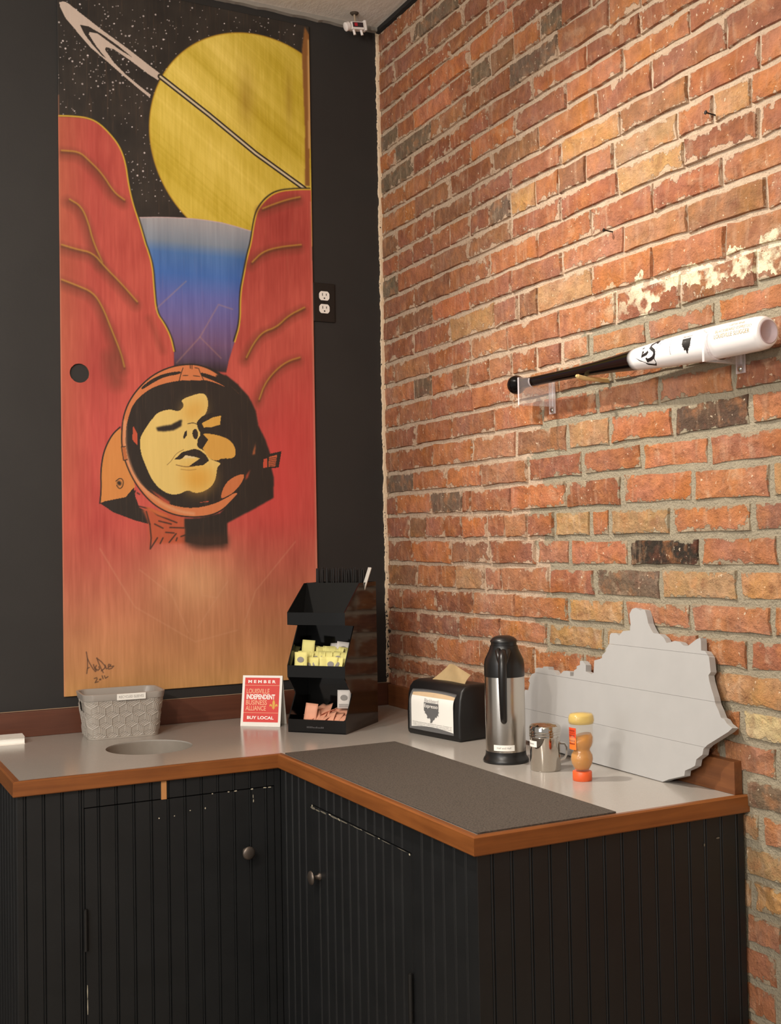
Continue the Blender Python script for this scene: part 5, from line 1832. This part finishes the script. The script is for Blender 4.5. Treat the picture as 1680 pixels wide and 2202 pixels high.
# napkin pulled up out of the top
def napkin():
    bm = bmesh.new()
    nu, nv = 12, 8
    base = [(-.035, .030), (.060, .062)]
    g = []
    for j in range(nv + 1):
        row = []
        v = j / nv
        for i in range(nu + 1):
            u = i / nu
            x = -.068 + u * .150 + v * (.040 * (1 - u) - .010 * u)
            z = NH - .004 + v * (.048 * (1 - 0.45 * (u - .35) ** 2) - .014 * u) + .004 * math.sin(u * 3.1)
            dpt = .050 + .010 * math.sin(u * 4 + v * 2) + v * .026
            row.append(bm.verts.new(ND_u * x + Vector((0, 0, z)) - ND_n * dpt))
        g.append(row)
    for j in range(nv):
        for i in range(nu): bm.faces.new((g[j][i], g[j][i + 1], g[j + 1][i + 1], g[j + 1][i]))
    bmesh.ops.solidify(bm, geom=bm.faces[:], thickness=.0006)
    bmesh.ops.recalc_face_normals(bm, faces=bm.faces)
    return bm
o = obj('paper_napkin', napkin(), M['kraft2'], None, 60)
o.location = nd.location
tag(o, 'beige paper napkin pulled halfway up out of the black dispenser', 'napkin')

# ---- vacuum carafe
vc = thing('vacuum_carafe', 'tall stainless steel coffee carafe with black handle and Half and Half label', 'carafe', (-0.2105, -1.000, ZT))
obj('base_ring', lathe([(0.0, 0), (0.0525, 0), (0.0535, .004), (0.0515, .009), (0.0480, .014), (0.0468, .022), (0.0468, .027)], 56), M['blackplastic'], vc, 50)
bodyo = obj('steel_body', lathe([(0.0462, .026), (0.0464, .030), (0.0464, .204), (0.0460, .207)], 64), M['steel'], vc, 50)
obj('shoulder', lathe([(0.0468, .203), (0.0470, .208), (0.0468, .232), (0.0452, .242), (0.0410, .252), (0.0360, .262), (0.0330, .270), (0.0322, .276)], 56), M['blackplastic'], vc, 50)
obj('lid', lathe([(0.0300, .275), (0.0300, .284), (0.0315, .2845), (0.0318, .2865), (0.0295, .290), (0.0240, .2955), (0.0150, .2990), (0.0, .3000)], 48), M['blackplastic'], vc, 50)
vc.scale = (1, 1, 0.973)
# direction of the handle: towards the camera, slightly left
hd = Vector((-0.60, -0.83, 0)).normalized()
ht_ = Vector((-hd.y, hd.x, 0))
def hp(r, z, s=0): return hd * r + Vector((0, 0, z)) + ht_ * s
bm = tube([hp(.034, .262), hp(.050, .262), hp(.064, .252), hp(.071, .235), hp(.072, .205), hp(.069, .165), hp(.064, .135), hp(.0585, .112), hp(.054, .104), hp(.048, .101)], [.0085, .0095, .0098, .0098, .0098, .0092, .0086, .008, .0075, .006], 14, flat=1.0)
obj('handle', bm, M['blackplastic'], vc, 60)
bm = bmesh.new()
for sg in (-1, 1):
    tube([hp(.030, .268, .010 * sg), hp(.044, .266, .012 * sg), hp(.058, .250, .008 * sg), hp(.066, .232, .003 * sg)], [.0055, .0062, .006, .005], 10, bm)
obj('thumb_fork', bm, M['blackplastic'], vc, 60)
def wrap_cyl(R_, dirv, z0):
    a0 = math.atan2(dirv.y, dirv.x)
    return lambda u, v: Vector((R_ * math.cos(a0 + u / R_), R_ * math.sin(a0 + u / R_), z0 + v))
def curved_label(R_, dirv, z0, w_, h_, n=12):
    fn = wrap_cyl(R_, dirv, z0)
    bm = bmesh.new()
    for i in range(n):
        add_flat(bm, rect_flat(-w_ / 2 + w_ * i / n, -h_ / 2, -w_ / 2 + w_ * (i + 1) / n, h_ / 2), fn)
    bmesh.ops.remove_doubles(bm, verts=bm.verts, dist=1e-5)
    return bm
ldir = Vector((CAM.x + .2105, CAM.y + 1.0, 0)).normalized()
ldir = (Matrix.Rotation(math.radians(-5), 3, 'Z') @ ldir)
lb_ = obj('label', curved_label(.0467, ldir, .0385, .050, .0135), M['white'], vc)
bm = bmesh.new(); add_flat(bm, text_mesh('Half and Half', w=.034, h=.0042), wrap_cyl(.0470, ldir, .0385)); obj('lettering', bm, M['greyink'], lb_)

# ---- dredge shaker
sh = thing('shaker', 'polished steel dredge shaker with a screw lid and side handle beside the honey', 'shaker', (-0.190, -1.131, ZT))
obj('shaker_body', lathe([(0.0, 0), (0.0325, 0), (0.0340, .002), (0.0340, .078), (0.0345, .080)], 56), M['chrome'], sh, 50)
obj('screw_lid', lathe([(0.0346, .074), (0.0352, .075), (0.0352, .079), (0.0345, .080), (0.0352, .081), (0.0352, .0845), (0.0345, .0855), (0.0352, .0865), (0.0352, .0945), (0.0335, .0985), (0.0290, .1015), (0.0, .1055)], 56, caps=False), M['chrome'], sh, 30)
sd = Vector((0.80, -0.60, 0)).normalized()
bm = bmesh.new()
hin_ = [(.031, .058), (.042, .057), (.0455, .050), (.0452, .036), (.041, .028), (.031, .024)]
hout = [(.031, .0615), (.044, .060), (.0490, .052), (.0487, .034), (.0435, .0245), (.031, .0205)]
prism(hout + hin_[::-1], frame(Vector((sd.y, -sd.x, 0)) * -.0065, sd, (0, 0, 1), (sd.y, -sd.x, 0)), .013, bm)
obj('side_handle', bm, M['chrome'], sh, 60)
sdir = (Matrix.Rotation(math.radians(-58), 3, 'Z') @ Vector((CAM.x + .19, CAM.y + 1.131, 0)).normalized())
sl_ = obj('label', curved_label(.0344, sdir, .0605, .030, .0135), M['white'], sh)
bm = bmesh.new()
for i in range(6): add_flat(bm, rect_flat(-.010 + i * .003, -.001, -.008 + i * .003, .0012), wrap_cyl(.0347, sdir, .0605))
obj('faded_print', bm, M['greyink'], sl_)

# ---- upside-down honey bottle
hb = thing('honey_bottle', 'upside-down clear bear honey bottle on its orange cap', 'bottle', (-0.1895, -1.266, ZT))
obj('cap', lathe([(0.0, 0), (0.0195, 0), (0.0205, .0012), (0.0205, .0185), (0.0195, .0198), (0.0, .0200)], 48), M['orangecap'], hb, 40)
hprof = [(0.0, .0195), (0.0150, .0198), (0.0165, .024), (0.0190, .028), (0.0232, .036), (0.0250, .045), (0.0240, .054), (0.0205, .060), (0.0185, .064), (0.0195, .068), (0.0230, .073), (0.0252, .079), (0.0258, .088), (0.0252, .100), (0.0246, .112), (0.0258, .117), (0.0285, .121), (0.0295, .128), (0.0285, .137), (0.0255, .142), (0.0, .1445)]
bm = lathe(hprof, 48, caps=False)
for v in bm.verts:      # flattened bear figure with paws and snout
    z = v.co.z
    v.co.y *= 0.90
    a = math.atan2(v.co.y, v.co.x)
    for a0, z0, amp, wa, wz in ((-2.2, .047, .0045, .30, .007), (-0.95, .088, .003, .30, .010), (-3.0, .090, .003, .3, .01), (-2.9, .030, .004, .3, .006), (-1.3, .030, .004, .3, .006)):
        da = (a - a0 + math.pi) % (2 * math.pi) - math.pi
        k = amp * math.exp(-(da / wa) ** 2 - ((z - z0) / wz) ** 2)
        r_ = math.hypot(v.co.x, v.co.y)
        if r_ > 1e-5:
            v.co.x *= 1 + k / r_; v.co.y *= 1 + k / r_
obj('bottle_shell', bm, M['bottle'], hb, 180)
hin = [(0.0, .0205)] + [(max(0.002, r_ - .0012), z) for r_, z in hprof if .023 < z < .089] + [(0.0235, .0900), (0.0215, .0945), (0.0, .0950)]
bm = lathe(hin, 40, caps=False)
for v in bm.verts: v.co.y *= 0.90; v.co.z += 0.006 * (v.co.x / .025) * max(0, (v.co.z - .07) / .025)
obj('honey_fill', bm, M['honey'], hb, 180)
bm = lathe([(0.0, .1195), (0.0262, .1202), (0.0282, .127), (0.0270, .136), (0.0240, .1408), (0.0, .1428)], 40, caps=False)
for v in bm.verts: v.co.y *= 0.88
hres = NT('honey_film').set(lin('e2c04e'), 0.2, 0, Alpha=.75).m
obj('honey_film', bm, hres, hb, 180)
odir = (Matrix.Rotation(math.radians(-52), 3, 'Z') @ Vector((CAM.x + .19, CAM.y + 1.266, 0)).normalized())
ol_ = obj('label', curved_label(.0263, odir, .0905, .024, .046), M['orangelabel'], hb)
bm = bmesh.new(); fn = wrap_cyl(.0266, odir, .0905)
for i in range(8): add_flat(bm, rect_flat(-.012 + .003 * i, .002, -.009 + .003 * i, .0228), fn)
bmesh.ops.remove_doubles(bm, verts=bm.verts, dist=1e-5)
rl_ = obj('label_band', bm, M['redlabel'], ol_)
bm = bmesh.new(); fn = wrap_cyl(.0268, odir, .0905)
for q, (a, b) in enumerate(((.015, .0185), (.010, .0135), (.005, .0082), (-.006, -.003), (-.012, -.009))):
    for i in range(5): add_flat(bm, rect_flat(-.009 + i * .0038 + (q % 2) * .001, a, -.0064 + i * .0038, b), fn)
obj('label_print', bm, simple('dark_red_print', '8e2c12', .5), ol_)

# ---- wooden state map board leaning on the wall
KY = [(-0.8382,1.0574),(-0.8502,1.0555),(-0.8560,1.0754),(-0.8494,1.0812),(-0.8614,1.0985),(-0.8752,1.1030),(-0.8764,1.1143),(-0.8875,1.1169),(-0.9046,1.1152),(-0.9094,1.1214),(-0.9287,1.1231),(-0.9324,1.1161),(-0.9516,1.1163),(-0.9693,1.1054),(-0.9773,1.1061),(-0.9943,1.1186),(-1.0126,1.1202),(-1.0207,1.1179),(-1.0219,1.1088),(-1.0347,1.1100),(-1.0355,1.1238),(-1.0453,1.1277),(-1.0445,1.1338),(-1.0568,1.1379),(-1.0557,1.1469),(-1.0656,1.1483),(-1.0793,1.1398),(-1.0812,1.1249),(-1.1041,1.1210),(-1.1110,1.1246),(-1.1100,1.1529),(-1.1290,1.1574),(-1.1382,1.1611),(-1.1375,1.1670),(-1.1507,1.1768),(-1.1500,1.1827),(-1.1606,1.1937),(-1.1605,1.2143),(-1.1647,1.2190),(-1.1834,1.2202),(-1.1933,1.2149),(-1.2059,1.2259),(-1.2307,1.2288),(-1.2299,1.2360),(-1.2315,1.2418),(-1.2243,1.2645),(-1.2320,1.2764),(-1.2451,1.2798),(-1.2613,1.2748),(-1.2698,1.2775),(-1.2766,1.2761),(-1.2847,1.2617),(-1.2906,1.2479),(-1.3029,1.2340),(-1.3100,1.2280),(-1.3292,1.2272),(-1.3446,1.2204),(-1.3541,1.2100),(-1.3662,1.2122),(-1.3801,1.2159),(-1.3965,1.2143),(-1.4071,1.2083),(-1.4210,1.2080),(-1.4321,1.2154),(-1.4468,1.2244),(-1.4561,1.2271),(-1.4586,1.2212),(-1.4613,1.2021),(-1.4739,1.2012),(-1.4852,1.1903),(-1.4887,1.1775),(-1.4929,1.1610),(-1.4872,1.1540),(-1.4909,1.1426),(-1.4979,1.1290),(-1.5068,1.1132),(-1.5125,1.0997),(-1.5221,1.0880),(-1.5306,1.0750),(-1.5398,1.0729),(-1.5477,1.0658),(-1.5633,1.0590),(-1.5527,1.0501),(-1.5254,1.0336),(-1.4975,1.0168),(-1.4872,1.0076),(-1.4853,0.9957),(-1.4687,0.9840),(-1.4662,0.9707),(-1.4553,0.9645),(-1.4379,0.9564),(-1.4367,0.9457),(-1.4245,0.9416),(-1.3898,0.9303),(-1.3762,0.9240),(-1.3725,0.9225),(-1.1384,0.9240),(-1.0329,0.9261),(-0.8559,0.9354),(-0.8204,0.9371),(-0.8091,0.9534),(-0.8145,0.9768),(-0.8229,1.0006),(-0.8221,1.0265)]
kb = thing('map_board', 'grey-painted plank cutout of a state outline leaning on the brick wall', 'wall art', (0, 0, 0))
KK = 0.04 / (1.25 - 0.921)
ev_ = Vector((KK, 0, 1)).normalized()
KTH = 0.016
mK = frame((-0.062, 0, ZT), (0, -1, 0), ev_, Vector((ev_.z, 0, -ev_.x)))
def ky_plank(v0, v1):
    pts = [(-y, (z - ZT) * math.sqrt(1 + KK * KK)) for y, z in KY]
    vt, ft = poly_flat(pts)
    bm = bmesh.new()
    vv = [bm.verts.new((x, y, 0)) for x, y in vt]
    for f in ft:
        try: bm.faces.new([vv[i] for i in f])
        except ValueError: pass
    for co, no in (((0, v0, 0), (0, -1, 0)), ((0, v1, 0), (0, 1, 0))):
        bmesh.ops.bisect_plane(bm, geom=bm.verts[:] + bm.edges[:] + bm.faces[:], plane_co=co, plane_no=no, clear_outer=True)
    if not bm.faces: return None
    r_ = bmesh.ops.extrude_face_region(bm, geom=bm.faces[:])
    bmesh.ops.translate(bm, vec=(0, 0, KTH), verts=[g for g in r_['geom'] if isinstance(g, bmesh.types.BMVert)])
    bmesh.ops.recalc_face_normals(bm, faces=bm.faces)
    bmesh.ops.transform(bm, matrix=mK, verts=bm.verts)
    return bm
seams = [-0.02, 0.0905, 0.1835, 0.2750, 0.45]
for i, (a, b) in enumerate(zip(seams, seams[1:])):
    g = 0.00022
    bm = ky_plank(a + (g if i else 0), b - (g if i < 3 else 0))
    o = obj('plank', bm, M['greyboard'], kb)

# ================================================================== BAT ON THE BRICK WALL
BA, BB = Vector((-0.0640, -0.8430, 1.8255)), Vector((-0.0640, -1.7130, 1.8140))
bdir = (BB - BA).normalized()
BLEN = (BB - BA).length
bprof = [(0.0, -.006), (.012, -.005), (.0205, .000), (.0238, .008), (.0238, .016), (.0205, .024), (.0165, .032), (.0135, .042), (.0122, .056), (.0119, .10), (.0120, .16), (.0124, .22), (.0134, .28), (.0152, .34), (.0180, .40), (.0212, .45), (.0246, .50), (.0276, .55), (.0300, .60), (.0316, .65), (.0326, .70), (.0330, .75), (.0330, .80), (.0326, .835), (.0312, .850), (.0270, .8585), (.0220, .8605)]
def brad(s):
    return float(np.interp(s, [p[1] for p in bprof], [p[0] for p in bprof]))
bx_, bz_ = Vector((-1, 0, 0)), Vector((-1, 0, 0)).cross(bdir).normalized()
if bz_.z < 0: bz_ = -bz_
mB = frame(BA, bx_, bz_, bdir)
bt = thing('baseball_bat', 'baseball bat with glossy black handle and white barrel held on clear wall brackets', 'bat', BA)
mB0 = frame((0, 0, 0), bx_, bz_, bdir)
def bat_bm():
    pf = []
    for a, b in zip(bprof, bprof[1:]):
        for k in range(3): pf.append((a[0] + (b[0] - a[0]) * k / 3, a[1] + (b[1] - a[1]) * k / 3))
    pf.append(bprof[-1])
    bm = lathe(pf, 48, caps=False)
    bmesh.ops.transform(bm, matrix=mB0, verts=bm.verts)
    return bm
t = NT('bat_lacquer')
sx_ = t.n('ShaderNodeSeparateXYZ'); t.link(t.obj(), sx_.inputs[0])
fade = t.ramp(t.math('ADD', t.math('MULTIPLY', sx_.outputs[1], -1.0), t.math('MULTIPLY', t.noise(t.obj(), 60, 2), .006)), 0.478, 0.497)
t.set(t.mix(fade, lin('080707'), lin('f2efee')), 0.17, 0, Specular_IOR_Level=0.28)
obj('bat_body', bat_bm(), t.m, bt, 60)
cup = lathe([(.0232, .8600), (.0215, .8612), (.0185, .8590), (.011, .852), (0, .849)], 40, caps=False)
bmesh.ops.transform(cup, matrix=mB0, verts=cup.verts)
obj('cupped_end', cup, simple('mauve_end_paint', 'bba9ad', .3, var=.02), bt, 60)
cam_a = math.degrees(math.atan2((CAM - BA).dot(bz_), (CAM - BA).dot(bx_)))
def bat_fn(s0, a0, off=.0005):
    """u along the bat towards the barrel, v up around the barrel"""
    def fn(u, v):
        s = s0 + u
        R_ = brad(s) + off
        a = math.radians(a0) + v / R_
        return bdir * s + (bx_ * math.cos(a) + bz_ * math.sin(a)) * R_
    return fn
def bat_flat(pts, fn, bm, n=3):
    add_flat(bm, poly_flat(pts), fn)
bm = bmesh.new()
fnL0 = bat_fn(.555, 6)
fnL = lambda u, v: fnL0(u * 1.42, v * 1.42)
# winged shield with the interlaced letters
bat_flat([(-.036, -.002), (-.026, -.0085), (-.010, -.0185), (.0045, -.0235), (.0080, -.0205), (.0085, -.0120), (.0130, -.0020), (.0215, .0100), (.0300, .0165), (.0185, .0040), (.0125, -.0060), (.0100, -.0165), (.0055, -.0195), (-.0080, -.0160), (-.0230, -.0085)], fnL, bm)
bat_flat([(-.010, .018), (.002, .0215), (.016, .0205), (.026, .0185), (.016, .0225), (.002, .0235)], fnL, bm)
def bat_stroke(pts, wd, fn, bm):
    P_ = [Vector((x, y)) for x, y in pts]
    L_, R2 = [], []
    for i, p_ in enumerate(P_):
        d_ = (P_[min(i + 1, len(P_) - 1)] - P_[max(i - 1, 0)]).normalized()
        n_ = Vector((-d_.y, d_.x)) * wd / 2
        L_.append(tuple(p_ + n_)); R2.append(tuple(p_ - n_))
    v = L_ + R2; k = len(P_)
    add_flat(bm, (v, [(i, i + 1, k + i + 1, k + i) for i in range(k - 1)]), fn)
bat_stroke([(-.0175, .0105), (-.0150, .0020), (-.0190, -.0030), (-.0070, -.0010), (-.0030, .0020)], .0045, fnL, bm)
bat_stroke([(.0150, .0165), (.0070, .0165), (.0010, .0125), (.0005, .0075), (.0060, .0040), (.0110, .0010), (.0120, -.0040), (.0080, -.0085), (.0010, -.0105), (-.0060, -.0110)], .0050, fnL, bm)
bat_stroke([(.0150, .0185), (.0140, .0120)], .0040, fnL, bm); bat_stroke([(-.0080, -.0070), (-.0070, -.0140)], .0040, fnL, bm)
# small beard emblem
obj('shield_emblem', bm, M['ink'], bt)
bm = bmesh.new()
fnB = bat_fn(.672, 26)
def rot90(pts, k): return [(-y * k, -x * k) for x, y in pts]
bpts = [(x * .42, y * .52) for x, y in beard]
bat_flat(bpts, fnB, bm)
obj('beard_emblem', bm, M['ink'], bt)
bm = bmesh.new(); add_flat(bm, text_mesh('Blackbeard', w=.026, h=.0055), bat_fn(.672, 26), (0, .005)); 
sub = text_mesh('powerized', w=.030, h=.0035)
sv_ = np.stack([-sub[0][:, 1], sub[0][:, 0]], -1) * np.array([1, -1]); 
add_flat(bm, (np.stack([sub[0][:, 1], -sub[0][:, 0]], -1), sub[1]), bat_fn(.622, 8))
obj('grey_lettering', bm, simple('bat_grey_print', '6d6a68', .4), bt)
bm = bmesh.new()
add_flat(bm, text_mesh('GENUINE', w=.040, h=.0050), bat_fn(.806, 42, .0006))
add_flat(bm, text_mesh('BLACKBEARD ESPRESSO', w=.094, h=.0062), bat_fn(.800, 42, .0006), (0, -.0105))
add_flat(bm, text_mesh('LOUISVILLE SLUGGER', w=.092, h=.0085), bat_fn(.798, 42, .0006), (0, -.0205))
obj('gold_lettering', bm, M['palegold'], bt)

def bracket(yb, zb, reach, zc_b, rad, label):
    """clear acrylic wall bracket: wall plate, arm and a cradle plate"""
    br = thing('bat_bracket', label, 'bracket', (0, yb, zb), 0, 'clear bat brackets')
    wp_ = obj('wall_plate', box((-0.0105, 0, 0.026), (0.004, 0.024, 0.094), 0.0008), M['acrylic'], br)
    wp_.data.materials.append(M['acrylic_edge'])
    for p_ in wp_.data.polygons:
        if abs(p_.normal.x) < 0.5: p_.material_index = 1
    dz = zc_b - zb
    prof = []
    # upright plate across the bat: u = outwards (-x), v = up
    z0, z1 = -0.003, dz + rad * 0.35
    cxr = 0.064
    pts = [(0.009, z0), (reach, z0), (reach, dz + rad * 0.55), (reach - .005, dz + rad * 0.62)]
    pts += [(cxr + (rad + .0030) * math.cos(a), dz + (rad + .0030) * math.sin(a)) for a in np.linspace(0.45, -math.pi - .1, 18) if cxr + (rad + .0030) * math.cos(a) < reach - .0012]
    pts += [(0.012, dz), (0.009, dz - .004)]
    cr_ = obj('cradle', prism(pts, frame((0, -.003, 0), (-1, 0, 0), (0, 0, 1), (0, 1, 0)), 0.006), M['acrylic'], br)
    cr_.data.materials.append(M['acrylic_edge'])
    for p_ in cr_.data.polygons:
        if abs(p_.normal.y) < 0.5: p_.material_index = 1
    scw = obj('screw', lathe([(0.0, .0), (.0065, 0), (.0062, .0015), (.0042, .0030), (0.0, .0036)], 20, m=frame((-0.0126, 0, -0.012), (0, -1, 0), (0, 0, 1), (-1, 0, 0))), M['chrome'], br, 50)
    return br
b1c = BA + bdir * 0.045
bracket(-0.932, 1.7665, 0.110, BA.z + bdir.z * .09, 0.0125, 'clear acrylic bracket under the black handle of the bat')
bracket(-1.575, 1.7775, 0.107, BA.z + bdir.z * .73, 0.0330, 'clear acrylic bracket under the white barrel of the bat')

# wooden peg, nails
pg = tube([(0.006, -1.1440, 1.8005), (-0.045, -1.1455, 1.8015), (-0.075, -1.1462, 1.8025), (-0.090, -1.1467, 1.8055)], .0052, 14)
tube([(-0.090, -1.1467, 1.8055), (-0.0945, -1.1468, 1.8070)], [.0052, .0030], 14, pg)
tag(obj('wall_peg', pg, simple('pale_wood_peg', 'd6b67c', .5), None, 50), 'pale round peg sticking out of the brick under the bat handle', 'peg')
def nail(y, z, d, lab, ln=.045):
    d = Vector(d).normalized()
    p0 = Vector((0.006, y, z))
    bm = tube([p0, p0 + d * ln], .0016, 8)
    tube([p0 + d * ln, p0 + d * (ln + .0022)], .0042, 12, bm)
    tag(obj('nail', bm, M['iron'], None, 40), lab, 'nail', 'nails in the brick')
nail(-1.176, 2.139, (-1, 0.12, 0.10), 'black nail sticking out of the brick above the bat handle', .032)
nail(-1.513, 2.295, (-1, 0.10, 0.12), 'dark bent nail under a brick high above the white barrel', .030)

# pipe end low on the brick wall
pb = tube([(0.006, -1.596, 0.449), (-0.050, -1.585, 0.474), (-0.060, -1.583, 0.478)], [.009, .009, .0075], 14)
tag(obj('pipe_stub', pb, simple('copper_pipe', 'b06a40', .35, .5), None, 50), 'short copper-coloured pipe end by the foot of the brick wall', 'pipe')
